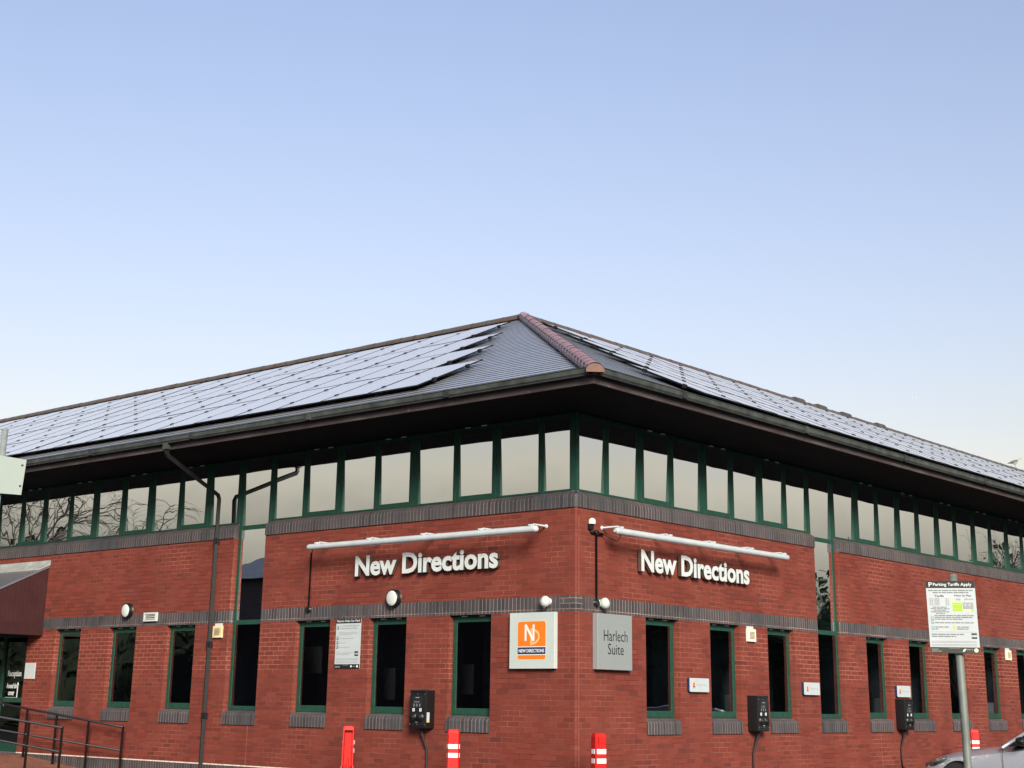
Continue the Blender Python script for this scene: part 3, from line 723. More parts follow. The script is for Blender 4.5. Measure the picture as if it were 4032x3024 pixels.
def array(side, u_start, ncol, label, group):
    P = roofL if side == 'L' else roofR
    hgt = (4.394-ZR0)*cosn
    for row in range(4):
        for k in range(ncol - row):
            ua = u_start + row*PB + k*PB + .0125; v0 = PV0 + row*PROW
            if side == 'L': org = roofL(ua+1.134, v0, hgt); X = Vector((1, 0, 0))
            else: org = roofR(ua, v0, hgt); X = Vector((0, 1, 0))
            Y = (Vector(P(ua, v0+1))-Vector(P(ua, v0))).normalized(); Z = X.cross(Y)
            o = bpy.data.objects.new('solar_panel', PM); COL.objects.link(o)
            mm = Matrix((X, Y, Z)).transposed().to_4x4(); mm.translation = Vector(org) + Z*random.uniform(-.004, .004); o.matrix_world = mm
            o['label'] = label; o['category'] = 'solar panel'; o['group'] = group
            gobj = bpy.data.objects.new('glass', PG); COL.objects.link(gobj); gobj.parent = o
            for vv in (.416, 1.293):
                for xx in ((1.134+.0125 if side == 'L' else -.0125),):
                    c = bpy.data.objects.new('clamp', PC); COL.objects.link(c); c.parent = o; c.location = (xx, vv, 0)
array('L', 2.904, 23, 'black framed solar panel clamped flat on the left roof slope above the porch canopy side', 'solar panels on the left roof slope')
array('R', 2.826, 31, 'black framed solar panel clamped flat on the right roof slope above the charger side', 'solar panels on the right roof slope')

# ================================================================== things fixed to the walls
# raised lettering
def lettering(side, a0, wid, label):
    B = BL if side == 'L' else BR
    base = B(a0+wid/2, 1.93, .05); t = thing('wall_lettering', label, 'sign', base, 'raised lettering signs')
    me = text_mesh('New Directions', .033, .5, 1.0)
    bm = bmesh.new(); bm.from_mesh(me); bm.faces.ensure_lookup_table(); bm.verts.ensure_lookup_table()
    xs = [v.co.x for v in bm.verts]; x0, x1 = min(xs), max(xs)
    cap = max(v.co.y for v in bm.verts if v.co.x < x0+.3); y0 = min(v.co.y for v in bm.verts if v.co.x < x0+.3)
    seen = set(); isl = []
    bmesh.ops.remove_doubles(bm, verts=bm.verts, dist=1e-5)
    bm.verts.ensure_lookup_table()
    for v in bm.verts:
        if v in seen: continue
        st = [v]; grp = []; seen.add(v)
        while st:
            q = st.pop(); grp.append(q)
            for e in q.link_edges:
                k = e.other_vert(q)
                if k not in seen: seen.add(k); st.append(k)
        isl.append(grp)
    isl.sort(key=lambda gp: min(v.co.x for v in gp)); lets = []
    for gp in isl:
        lo, hi = min(v.co.x for v in gp), max(v.co.x for v in gp)
        for L in lets:
            if lo < L[1]-.6*(hi-lo) and hi > L[0]+.6*(hi-lo): L[2].extend(gp); L[0] = min(L[0], lo); L[1] = max(L[1], hi); break
        else: lets.append([lo, hi, list(gp)])
    sx = wid/(x1-x0); sy = .325/(cap-y0)
    for lo, hi, gp in lets:
        mb = MB().mat('letter'); mb.mat('letter_side'); idx = {}
        for v in gp: idx[v] = mb.bm.verts.new(B(a0+(v.co.x-x0)*sx, 1.932+(v.co.y-y0)*sy, .035 + (v.co.z+.5)*.062))
        for f in {f for v in gp for f in v.link_faces}:
            try: nf = mb.bm.faces.new([idx[v] for v in f.verts])
            except ValueError: continue
            nf.material_index = 0 if abs(f.normal.z) > .7 and f.calc_center_median().z > 0 else 1
        # stand-off pins
        cxm = a0+((lo+hi)/2-x0)*sx
        part('letter', mb, t)
    bm.free(); bpy.data.meshes.remove(me)
lettering('L', -4.53, 3.11, 'raised pale grey lettering on the brick above the round wall lamp, left of the corner')
lettering('R', 1.488, 3.095, 'raised pale grey lettering on the brick above the steel plate sign, right of the corner')

# long tube lights over the lettering
def tube_light(side, a0, a1, arms, label):
    B = BL if side == 'L' else BR
    t = thing('sign_light', label, 'light', B((a0+a1)/2, 2.39, .35), 'tube lights over the lettering')
    mb = MB().mat('tube'); p0, p1 = Vector(B(a0, 2.43, .35)), Vector(B(a1, 2.43, .35))
    mb.lathe(p0, p1-p0, [(0, .025), (.02, .046), (.06, .05), ((p1-p0).length-.06, .05), ((p1-p0).length-.02, .046), ((p1-p0).length, .025)], 20); tb = part('tube', mb, t)
    for a in arms:
        m2 = MB().mat('tube'); m2.tube([B(a, 2.505, .0), B(a, 2.505, .30), B(a, 2.47, .36)], .014, 8); m2.bbox(B, (a-.03, 2.465, .31), (a+.03, 2.50, .39), .004); m2.lathe(B(a, 2.505, 0), Vector(B(a, 2.505, 1))-Vector(B(a, 2.505, 0)), [(0, .03), (.012, .03)], 12)
        part('bracket', m2, t)
tube_light('L', -5.43, -.44, (-5.2, -3.96, -2.75, -1.55, -.56), 'long pale grey tube light over the lettering left of the building corner')
tube_light('R', .475, 5.44, (.62, 1.88, 3.1, 4.25, 5.3), 'long pale grey tube light over the lettering right of the building corner')

# conduits
cd = thing('cable_conduit', 'thin black cable conduit dropping from the left tube light to the dark brick band', 'conduit', (-5.7, -.03, 1.43))
mb = MB().mat('black'); mb.tube([(-5.70, -.022, 2.38), (-5.70, -.022, 1.45)], .015, 8); mb.tube([(-5.70, -.022, 2.38), (-5.62, -.06, 2.41), (-5.5, -.25, 2.44), (-5.43, -.34, 2.43)], .007, 6); part('pipe', mb, cd)
mb = MB().mat('black'); mb.lathe((-5.70, 0, 1.44), (0, -1, 0), [(0, .05), (.045, .05), (.05, .04)], 14); part('junction_box', mb, cd)
cd = thing('cable_conduit', 'thin black cable conduit with a small cream sensor on top, close to the corner', 'conduit', (.03, .455, 1.40))
mb = MB().mat('black'); mb.tube([(.022, .455, 2.42), (.022, .457, 1.42)], .017, 8); mb.tube([(.03, .33, 2.415), (.03, .60, 2.405)], .022, 8); mb.tube([(.03, .60, 2.405), (.10, .66, 2.36), (.2, .74, 2.30), (.28, .72, 2.38), (.34, .52, 2.43)], .007, 6); mb.tube([(.03, .34, 2.415), (.03, .315, 2.44), (.03, .315, 2.48)], .012, 6); part('pipe', mb, cd)
mb = MB().mat('black'); mb.lathe((0, .457, 1.40), (1, 0, 0), [(0, .05), (.045, .05), (.05, .04)], 14); mb.lathe((0, .455, 2.415), (1, 0, 0), [(0, .04), (.05, .04), (.055, .03)], 14); part('junction_box', mb, cd)
mb = MB().mat('black'); mb.bbox(BR, (.27, 2.45, 0), (.36, 2.53, .05), .006); mb.mat('creamwhite'); mb.lathe((.055, .312, 2.53), (0, 0, 1), [(0, .052), (.055, .052), (.07, .04), (.085, .02)], 18); part('sensor', mb, cd)

def bulkhead(side, a, z, label):
    B = BL if side == 'L' else BR; nrm = Vector(B(a, z, 1))-Vector(B(a, z, 0))
    t = thing('round_wall_lamp', label, 'lamp', B(a, z-.14, 0), 'round wall lamps')
    mb = MB().mat('black'); mb.lathe(B(a, z, 0), nrm, [(0, .14), (.075, .14), (.09, .135), (.092, .118)], 32); part('housing', mb, t)
    mb = MB().mat('white'); mb.lathe(B(a, z, .088), nrm, [(0, .120), (.012, .114), (.024, .085), (.030, .001)], 32); part('diffuser', mb, t)
bulkhead('L', -3.665, 1.556, 'round white wall lamp with black rim beneath the raised lettering')
bulkhead('L', -10.80, 1.556, 'round white wall lamp with black rim beside the white louvred vent')

def dome(side, a, z, dirn, label):
    B = BL if side == 'L' else BR
    t = thing('security_light', label, 'security light', B(a, z-.09, 0), 'white dome security fittings')
    nrm = Vector(B(0, 0, 1))
    mb = MB().mat('white'); mb.lathe(B(a, z, 0), nrm, [(0, .05), (.04, .05), (.05, .03)], 18); part('mount', mb, t)
    mb = MB().mat('white'); c = Vector(B(a, z-.005, .095)); ax = (Vector(B(dirn*.8, .25, .9))).normalized()
    mb.lathe(c - ax*.075, ax, [(0, .03), (.015, .058), (.045, .078), (.08, .082), (.11, .072), (.13, .046), (.14, .02)], 22)
    part('shell', mb, t)
    mb = MB().mat('grille'); mb.lathe(Vector(B(a+.02*dirn, z-.085, .10)), (0, 0, -1), [(0, .03), (.015, .022), (.025, .004)], 14); part('sensor', mb, t)
dome('L', -.503, 1.412, -.5, 'white dome security fitting above the orange emblem sign')
dome('R', .575, 1.405, .8, 'white dome security fitting above the steel plate sign')

# louvre and cream vents
t = thing('louvre_vent', 'white rectangular louvred vent on the dark band beside a round lamp', 'vent', (-10.08, -.03, 1.34))
mb = MB().mat('white'); mb.bbox(BL, (-10.27, 1.345, 0), (-9.885, 1.375, .05)); mb.bbox(BL, (-10.27, 1.475, 0), (-9.885, 1.505, .05)); mb.bbox(BL, (-10.27, 1.375, 0), (-10.235, 1.475, .048)); mb.bbox(BL, (-9.92, 1.375, 0), (-9.885, 1.475, .048)); part('frame', mb, t)
mb = MB().mat('white')
for k in range(3):
    z = 1.385+k*.033; mb.prism([BL(-10.235, z, .042), BL(-10.235, z+.006, .042), BL(-10.235, z+.024, .006), BL(-10.235, z+.018, .006)], (.315, 0, 0))
mb.mat('black'); mb.bbox(BL, (-10.235, 1.375, 0), (-9.92, 1.475, .004)); part('slats', mb, t)
def cream_vent(side, a0, z0, label, wd=.26, hg=.20, mat='cream'):
    B = BL if side == 'L' else BR
    t = thing('cream_vent', label, 'vent', B(a0+wd/2, z0, 0), 'cream square wall vents')
    mb = MB().mat(mat); mb.bbox(B, (a0, z0, 0), (a0+wd, z0+hg, .045), .006); part('body', mb, t)
    mb = MB().mat('grille'); n = 6
    for k in range(n): mb.bbox(B, (a0+.05, z0+.045+k*(hg-.08)/n, .045), (a0+wd-.05, z0+.045+k*(hg-.08)/n+.011, .049))
    part('grille', mb, t)
    mb = MB().mat('white'); mb.bbox(B, (a0+.02, z0+hg+.002, 0), (a0+wd-.03, z0+hg+.045, .012)); part('sealant_patch', mb, t)
cream_vent('L', -8.19, 1.015, 'cream square wall vent beside the dark grey downpipe', .25, .205)
cream_vent('R', 4.57, 1.01, 'cream square wall vent under the dark band between two windows right of the corner', .255, .205, 'creamwhite')
cream_vent('R', 15.22, 1.02, 'small cream wall vent beyond the parking tariff sign, nearest the right picture edge', .26, .21, 'creamwhite')

# ---- emblem sign
t = thing('emblem_sign', 'square pale grey sign box with an orange and navy emblem left of the corner', 'sign', (-.76, -.03, .462))
B = basis((-1.185, -.002, .462), (1, 0, 0), (0, 0, 1), (0, -1, 0)); W_, H_ = .85, .795
mb = MB().mat('signgrey'); mb.bbox(B, (0, 0, 0), (W_, H_, .075), .004); part('panel', mb, t)
def rrect(mb, B, a0, b0, a1, b1, r, d, th, corners=(1, 1, 1, 1)):
    pts = []
    for (cx_, cy_, st, on) in ((a1-r, b1-r, 0, corners[0]), (a0+r, b1-r, 90, corners[1]), (a0+r, b0+r, 180, corners[2]), (a1-r, b0+r, 270, corners[3])):
        if on: pts += [(cx_+r*math.cos(R(st+k*15)), cy_+r*math.sin(R(st+k*15))) for k in range(7)]
        else: pts += [(a1 if st in (0, 270) else a0, b1 if st in (0, 90) else b0)]
    n = Vector(B(0, 0, 1))-Vector(B(0, 0, 0)); mb.prism([B(a, b, d) for a, b in pts], n*th)
mb = MB().mat('paleorange'); rrect(mb, B, .158, .128, .692, .672, .04, .075, .0015)
mb.mat('orange'); rrect(mb, B, .164, .312, .686, .666, .035, .075, .003, (1, 1, 0, 0)); rrect(mb, B, .164, .134, .686, .192, .035, .075, .003, (0, 0, 1, 1))
mb.mat('purewhite'); mb.bbox(B, (.162, .192, .075), (.688, .202, .079)); mb.bbox(B, (.162, .302, .075), (.688, .312, .079))
mb.mat('navy'); mb.bbox(B, (.164, .203, .075), (.686, .301, .079))
# N strokes and the D behind
mb.mat('purewhite')
def stroke(p, q, w_, d, th):
    p, q = Vector(p), Vector(q); dd = (q-p).normalized(); nn = Vector((-dd.y, dd.x))*w_/2
    nrm = Vector(B(0, 0, 1))-Vector(B(0, 0, 0)); mb.prism([B(*(p+nn), d), B(*(q+nn), d), B(*(q-nn), d), B(*(p-nn), d)], nrm*th)
mb.mat('paleorange')
dpts = [(.405, .345)] + [(.40+.165*math.cos(R(an))*1.0, .452+.105*math.sin(R(an))) for an in range(-90, 91, 15)] + [(.405, .345+.212)]
for p, q in zip(dpts, dpts[1:]): stroke(p, q, .03, .078, .0015)
stroke((.42, .335), (.42, .57), .03, .0785, .0014)
mb.mat('purewhite')
stroke((.312, .392), (.312, .622), .032, .079, .003); stroke((.312, .622), (.463, .392), .034, .0795, .0028); stroke((.463, .392), (.463, .622), .032, .079, .003)
add_text(mb, B, 'NEW DIRECTIONS', .186, .228, .478, .048, .079, .002, .010)
part('emblem', mb, t)

# ---- steel plate
t = thing('steel_plate_sign', 'brushed steel plate sign with dark two line lettering right of the corner', 'sign', (.03, .81, .462))
B = basis((.002, .385, .462), (0, 1, 0), (0, 0, 1), (1, 0, 0))
mb = MB().mat('steel'); mb.bbox(B, (0, 0, 0), (.845, .79, .095), .006); part('plate', mb, t)
mb = MB().mat('ink'); add_text(mb, B, 'Harlech', .145, .405, .58, .155, .0955, .002, -.004); add_text(mb, B, 'Suite', .245, .215, .385, .155, .0955, .002, -.004); part('lettering', mb, t)

# ---- notices
def bars(mb, B, a0, a1, b, h, d, rnd, mat='greyink', gap=.012):
    """a line of print too small to read: short dashes"""
    mb.mat(mat); a = a0
    while a < a1-.01:
        l = min(rnd.uniform(.02, .07), a1-a); mb.bbox(B, (a, b, d), (a+l, b+h, d+.001)); a += l+gap
t = thing('parking_notice', 'tall white notice with black header mounted on the brick between two windows', 'notice', (-4.72, -.01, .478))
B = basis((-5.008, -.003, .478), (1, 0, 0), (0, 0, 1), (0, -1, 0)); rnd = random.Random(2); W_, H_ = .585, .78
mb = MB().mat('signwhite'); mb.bbox(B, (0, 0, 0), (W_, H_, .008)); part('board', mb, t)
mb = MB().mat('ink'); mb.bbox(B, (0, .715, .008), (W_, H_, .010)); mb.bbox(B, (0, 0, .008), (W_, .068, .010))
add_text(mb, B, 'Patron Only Car Park', .022, .727, .545, .042, .010, .001, .010, mat='purewhite')
add_text(mb, B, 'For use only whilst registered', .10, .655, .44, .034, .008, .001, 0, mat='greyink'); add_text(mb, B, 'at New Directions Holdings', .10, .615, .40, .034, .008, .001, 0, mat='greyink')
for z in (.565, .548, .531): bars(mb, B, .075, .52 if z > .54 else .40, z, .008, .008, rnd, 'paleink')
for z, e in ((.468, .43), (.398, .26), (.328, .37)): bars(mb, B, .075, e, z, .011, .008, rnd, 'paleink')
for z, e in ((.240, .42), (.215, .34)): bars(mb, B, .02, e, z, .011, .008, rnd, 'paleink')
for z in (.155, .135, .115, .092): mb.mat('paleink'); mb.bbox(B, (.02, z, .008), (.555, z+.006, .009))
mb.mat('ink')
for z in (.62, .455, .385, .315):
    mb.mat('ink'); mb.bbox(B, (.022, z, .008), (.062, z+.05, .009)); mb.mat('signwhite'); mb.bbox(B, (.028, z+.012, .009), (.048, z+.044, .0095))
mb.mat('ink'); mb.bbox(B, (.46, .195, .008), (.545, .27, .009)); add_text(mb, B, '£100', .466, .218, .072, .028, .009, .001, .01, mat='purewhite')
bars(mb, B, .02, .14, .03, .008, .010, rnd, 'paleink'); bars(mb, B, .02, .12, .015, .008, .010, rnd, 'paleink'); bars(mb, B, .43, .50, .03, .008, .010, rnd, 'paleink'); bars(mb, B, .20, .34, .052, .006, .010, rnd, 'paleink')
mb.mat('purewhite'); rrect(mb, B, .375, .02, .41, .05, .008, .010, .001); mb.lathe(B(.535, .034, .010), (0, -1, 0), [(0, .02), (.001, .02)], 12)
part('print', mb, t)

def bay_sign(a0, a1, z0, z1, words, label):
    t = thing('bay_sign', label, 'sign', BR((a0+a1)/2, z0, 0), 'small white bay signs on the right wall')
    B = basis((.0, a0, z0), (0, 1, 0), (0, 0, 1), (1, 0, 0)); W_, H_ = a1-a0, z1-z0
    mb = MB().mat('navy'); rrect(mb, B, .0, .0, W_, H_, .015, .0, .05); mb.mat('signwhite'); rrect(mb, B, 0, 0, W_, H_, .015, .05, .004); part('board', mb, t)
    mb = MB().mat('orange'); mb.bbox(B, (W_*.16, H_*.42, .054), (W_*.27, H_*.68, .055)); mb.mat('navy'); mb.bbox(B, (W_*.16, H_*.34, .054), (W_*.27, H_*.41, .055)); mb.mat('greyink'); mb.bbox(B, (W_*.145, H_*.27, .0535), (W_*.285, H_*.30, .0545))
    add_text(mb, B, words, W_*.36, H_*.40, W_*.52, H_*.18, .054, .001, 0, mat='paleink'); part('print', mb, t)
bay_sign(2.80, 3.345, .185, .393, 'Visitor Parking', 'small white bay sign between the first two windows right of the steel plate')
bay_sign(6.33, 6.875, .183, .391, 'Parking', 'small white bay sign beside the tall narrow window on the right wall')
bay_sign(9.85, 10.41, .186, .394, 'Parking', 'small white bay sign directly above the farthest black charger')

# ---- wall chargers
def charger(side, a0, label, sticker, seed):
    B0 = BL if side == 'L' else BR; z0 = -.41
    t = thing('car_charger', label, 'car charger', B0(a0+.17, z0, 0), 'black wall mounted car chargers')
    B = (lambda a, b, d: B0(a0+a, z0+b, d)); W_, H_, D = .345, .56, .20
    nrm = Vector(B(0, 0, 1))-Vector(B(0, 0, 0))
    mb = MB().mat('black'); mb.bbox(B, (0, 0, 0), (W_, H_, D), .012); part('housing', mb, t)
    mb = MB().mat('pipe'); mb.bbox(B, (.012, .05, D), (W_-.012, H_-.05, D+.004)); mb.mat('alu')
    for a in (.02, W_/2, W_-.02):
        for b in (.06, H_-.06): mb.lathe(B(a, b, D+.004), nrm, [(0, .006), (.002, .004)], 8)
    part('front_plate', mb, t)
    mb = MB().mat('ink'); mb.bbox(B, (.07, .30, D+.004), (W_-.07, .47, D+.007)); mb.mat('greyink')
    for k in range(3): mb.bbox(B, (.092+k*.06, .318, D+.007), (.112+k*.06, .36, D+.0075)); mb.bbox(B, (.11+k*.04, .375, D+.007), (.128+k*.04, .40, D+.0075))
    mb.mat('paleink'); mb.bbox(B, (.13, .445, D+.007), (.21, .455, D+.0075)); part('screen', mb, t)
    for k, a in enumerate((.092, .238)):
        mb = MB().mat('black'); mb.lathe(B(a, .165, D+.004), nrm, [(0, .066), (.03, .066), (.036, .05), (.036, .03), (.045, .03)], 22); part('socket', mb, t)
        mb = MB().mat('purewhite'); mb.bbox(B, (a-.022, .248, D+.004), (a+.022, .293, D+.006)); mb.mat('ink'); mb.bbox(B, (a-.006, .26, D+.006), (a+.006, .282, D+.0065)); part('socket_label', mb, t)
    mb = MB().mat('paleink'); mb.bbox(B, (.14, .085, D+.004), (.20, .097, D+.0045)); part('maker_plate', mb, t)
    if sticker:
        mb = MB().mat('signwhite'); mb.bbox(B, (W_, .12, D-.085), (W_+.002, .235, D-.025)); mb.mat('yellowink'); mb.bbox(B, (W_, .09, D-.085), (W_+.002, .119, D-.025)); part('side_sticker', mb, t)
    mb = MB().mat('black_matt'); rnd = random.Random(seed); a = W_*.5
    mb.tube([B(a, .01, .09), B(a, -.08, .09), B(a+.01, -.14, .07), B(a+.05, -.30, .03), B(a+.062, -.42, .03), B(a+.05, -.62, .03), B(a+.06, -.80, .04)] if side == 'L' else
            [B(a, .01, .09), B(a, -.08, .09), B(a-.02, -.18, .05), B(a-.07, -.34, .03), B(a-.08, -.52, .03), B(a-.06, -.66, .03), B(a+(.25 if seed == 3 else .05), -.80, .04), B(a+(.7 if seed == 3 else .05), -.86, .05)],
            [.034, .026, .018]+[.016]*(4 if side == 'L' else 5), 8)
    part('cable', mb, t)
charger('L', -3.08, 'black wall charger between two windows on the left wall, white and yellow side sticker', True, 1)
charger('R', 4.545, 'black wall charger below a cream vent on the right wall', False, 2)
charger('R', 9.83, 'black wall charger below a small white sign, nearest the tariff sign pole', False, 3)

# ================================================================== ground
def struct(name, mb): return part(name, mb, None, kind='structure')
gb = MB().mat('earth'); gb.face([(-600, -600, -1.625), (600, -600, -1.625), (600, 600, -1.625), (-600, 600, -1.625)]); struct('ground', gb)
gb = MB().mat('asphalt'); gb.face([(-45, -48, -1.604), (50, -48, -1.604), (50, 70, -1.604), (-45, 70, -1.604)], [(0, 0), (95, 0), (95, 118), (0, 118)]); struct('car_park', gb)
gb = MB().mat('paint_line')
for k in range(9): gb.box((1.1, 1.2+k*2.6, -1.603), (5.9, 1.3+k*2.6, -1.598))
struct('bay_markings', gb)
gb = MB().mat('paver')
gb.prism([(-18.5, -.002, -1.6), (-18.5, -.002, -1.15), (-13.9, -.002, -1.15), (-8.9, -.002, -1.6)], (0, -1.9, 0))
f = [fc for fc in gb.bm.faces]
for fc in f:
    for l in fc.loops: l[gb.uv].uv = (l.vert.co.x, l.vert.co.y if abs(fc.normal.z) > .3 else l.vert.co.z)
struct('ramp', gb)

# handrails beside the ramp
def handrail(y, u0, u1, posts, label, ends):
    zt = lambda u: -.19 - (14.5-u)*.0875 if y > -1 else -.41-(12.6-u)*.071
    ZB = lambda u: max(-1.6, min(-1.15, -1.15-(13.9-u)*.09))
    t = thing('handrail', label, 'handrail', (-(u0+u1)/2, y, -1.5), 'black tubular handrails of the ramp')
    mb = MB().mat('rail'); pts = [(-u1, y, zt(u1)), (-u0, y, zt(u0))]
    if ends: pts = [(-u1-1.6, y, zt(u1)+.10), (-u1-.12, y, zt(u1)+.10)] + pts
    mb.tube(pts, .022, 10); part('top_rail', mb, t)
    mb = MB().mat('rail'); mb.tube([(-u1-(1.4 if ends else 0), y, zt(u1)-.41), (-u0, y, zt(u0)-.41)], .02, 10); part('middle_rail', mb, t)
    for u in posts:
        mb = MB().mat('rail'); mb.tube([(-u, y, zt(u)+.004), (-u, y, ZB(u)-.02)], .024, 10); mb.lathe((-u, y, ZB(u)-.002), (0, 0, 1), [(0, .06), (.008, .06)], 12); part('post', mb, t)
handrail(-.2, 10.39, 14.52, (10.40, 11.5, 12.58, 13.62), 'longer black tubular handrail on the wall side of the ramp', True)
handrail(-1.4, 10.50, 14.9, (10.52, 11.6, 13.2, 14.6), 'shorter black tubular handrail on the outer side of the ramp, overlapping the other', False)
t = thing('door_rail', 'short black horizontal double rail fixed by the reception door', 'handrail', (-14.7, -.5, -1.15))
for z in (-.20, -.57):
    mb = MB().mat('rail'); mb.tube([(-16.2, -.45, z), (-14.35 if z > -.3 else -14.5, -.30, z+.01), (-14.33 if z > -.3 else -14.48, -.30, z-.05)], .022, 8); part('rail', mb, t)

# white entry notice by the door
t = thing('door_notice', 'small blank white notice on the brick beside the reception door', 'notice', (-14.0, -.01, .3))
e = None
mb = MB().mat('signwhite'); mb.bbox(BL, (-14.16, .305, 0), (-13.80, .615, .02), .003); part('board', mb, t)
mb = MB().mat('palelime'); mb.mat('paleorange'); mb.bbox(BL, (-14.02, .345, .02), (-13.95, .36, .021)); mb.prism([BL(-13.96, .325, .02), BL(-13.96, .385, .02), BL(-13.92, .352, .02)], (0, -.001, 0)); part('arrow', mb, t)

# ================================================================== bollards
def bollard(x, y, ang, label, hollow_first):
    t = thing('plastic_bollard', label, 'bollard', (x, y, -1.6), 'red plastic bollards along the walls')
    c, s = math.cos(ang), math.sin(ang)
    P = lambda a, b, z: (x + a*c - b*s, y + a*s + b*c, -1.6+z)      # b<0 is the striped front
    Hh = 1.21
    prof = [(0, .24, .20), (.06, .24, .20), (.07, .19, .15), (.40, .165, .12), (.50, .150, .10), (.58, .112, .086), (.645, .088, .078), (1.16, .082, .070), (1.19, .078, .066), (Hh, .066, .055)]
    mb = MB().mat('red')
    def ring(z, w_, d_): 
        r = min(w_, d_)*.22; k = .08
        return [P(-w_+r, -d_, z), P(w_-r, -d_, z), P(w_, -d_+r, z), P(w_, d_, z), P(w_-.02, d_, z), P(w_-.022, -d_+.05, z), P(-w_+.022, -d_+.05, z), P(-w_+.02, d_, z), P(-w_, d_, z), P(-w_, -d_+r, z)]
    mb.loft([ring(*p) for p in prof], smooth=False)
    # solid cap closing the top, raised oval grip on the front and ribs in the hollow back
    mb.loft([[P(-.078, -.066, 1.15), P(.078, -.066, 1.15), P(.078, .066, 1.15), P(-.078, .066, 1.15)], [P(-.064, -.053, Hh-.002), P(.064, -.053, Hh-.002), P(.064, .053, Hh-.002), P(-.064, .053, Hh-.002)]], smooth=False)
    pts = []
    for k in range(19): pts.append((.045*math.cos(R(180+k*10)), 1.05+.045*math.sin(R(180+k*10))))
    pts += [(.045, 1.17), (-.045, 1.17)]
    mb.prism([P(a, -.070, z) for a, z in pts], Vector(P(0, -.016, 0))-Vector(P(0, 0, 0)))
    mb.prism([P(-.008, -.02, .1), P(.008, -.02, .1), P(.008, -.02, .75), P(-.008, -.02, .75)], Vector(P(0, .05, 0))-Vector(P(0, 0, 0)))
    for s_ in (-1, 1):    # splayed foot webs
        mb.prism([P(s_*.05, -.01, .02), P(s_*.17, -.01, .02), P(s_*.12, -.01, .42), P(s_*.06, -.01, .52)], Vector(P(0, .03, 0))-Vector(P(0, 0, 0)))
    part('body', mb, t)
    for z0 in (.945, .825):
        mb = MB().mat('reflective'); d = -.0775 if z0 > .9 else -.0785; wv = .068
        mb.hexa([P(-wv, d-.003, z0), P(wv, d-.003, z0), P(wv, d+.01, z0), P(-wv, d+.01, z0), P(-wv, d-.003, z0+.062), P(wv, d-.003, z0+.062), P(wv, d+.01, z0+.062), P(-wv, d+.01, z0+.062)])
        for s_ in (-1, 1):
            wx = .089
            mb.hexa([P(s_*(wx-.01), -.045, z0), P(s_*wx, -.045, z0), P(s_*wx, .045, z0), P(s_*(wx-.01), .045, z0), P(s_*(wx-.01), -.045, z0+.06), P(s_*wx, -.045, z0+.06), P(s_*wx, .045, z0+.06), P(s_*(wx-.01), .045, z0+.06)])
        part('reflective_band', mb, t)
bollard(-3.76, -.8, R(40)+math.pi, 'red plastic bollard turned to show its hollow back, leftmost of the bollards', True)
bollard(-1.59, -.8, R(38), 'red plastic bollard with two white bands beside the first charger', False)
bollard(.80, -.52, R(64), 'red plastic bollard with two white bands standing at the building corner', False)
bollard(.88, 11.30, R(40), 'red plastic bollard behind the tariff sign pole and silver car', False)

# ================================================================== poles and signs
def frame_to_cam(o, twist=0):
    d = (Vector((CX, CY, 0))-Vector(o)); d.z = 0; d.normalize(); d.rotate(Matrix.Rotation(twist, 3, 'Z'))
    return d, Vector((-d.y, d.x, 0))
px_, py_ = 7.21, -3.30
t = thing('parking_sign', 'white parking tariff sign with black header and green panel on a grey pole', 'sign', (px_, py_, -1.6))
mb = MB().mat('pole'); mb.tube([(px_, py_, -1.6), (px_+.012, py_-.004, -.2), (px_-.008, py_+.003, 1.22)], .037, 18); mb.lathe((px_-.008, py_+.003, 1.21), (0, 0, 1), [(0, .04), (.02, .04), (.03, .02)], 16); part('pole', mb, t)
n_, r_ = frame_to_cam((px_, py_, 0), R(-4))
W_, H_ = .452, .672
o_ = Vector((7.185, -3.312, .500)) + n_*.055 - r_*(W_/2)
upv = Vector((0, 0, 1)) - r_*.012
B = basis(o_, r_ - Vector((0, 0, .012)), upv, n_)
mb = MB().mat('signwhite'); rrect(mb, B, 0, 0, W_, H_, .012, 0, .012); part('board', mb, t)
mb = MB().mat('ink'); rrect(mb, B, .0, .605, W_, H_, .012, .012, .001, (1, 1, 0, 0)); mb.mat('signbrown'); rrect(mb, B, 0, 0, W_, .055, .012, .012, .001, (0, 0, 1, 1))
add_text(mb, B, 'P', .028, .617, .03, .042, .013, .001, .010, mat='purewhite'); add_text(mb, B, 'Parking Tariffs Apply', .068, .616, .355, .038, .013, .001, .010, mat='purewhite')
rnd = random.Random(9)
bars(mb, B, .02, .43, .577, .011, .012, rnd, 'greyink', .006); bars(mb, B, .06, .40, .557, .011, .012, rnd, 'greyink', .006)
add_text(mb, B, 'Tariffs', .075, .521, .085, .02, .012, .001, .02, mat='ink'); add_text(mb, B, 'How to Pay', .258, .521, .155, .022, .012, .001, .02, mat='ink')
mb.mat('paleink')
for k in range(5):
    z = .500-k*.0145
    for a, b in ((.025, .04), (.045, .06), (.07, .118), (.172, .188), (.194, .206)): mb.bbox(B, (a, z, .012), (b, z+.010, .013))
for k, (a, b) in enumerate(((.05, .18), (.03, .205), (.06, .17), (.03, .205), (.075, .16))): bars(mb, B, a, b, .421-k*.0145, .009, .012, rnd, 'greyink', .005)
mb.mat('palelime'); mb.bbox(B, (.232, .470, .012), (.262, .510, .013)); add_text(mb, B, 'pay', .268, .486, .045, .02, .012, .001, .01, mat='greyink'); mb.mat('palelime'); mb.bbox(B, (.317, .49, .012), (.342, .508, .013)); add_text(mb, B, 'phone', .348, .488, .078, .022, .012, .001, .01, mat='greyink')
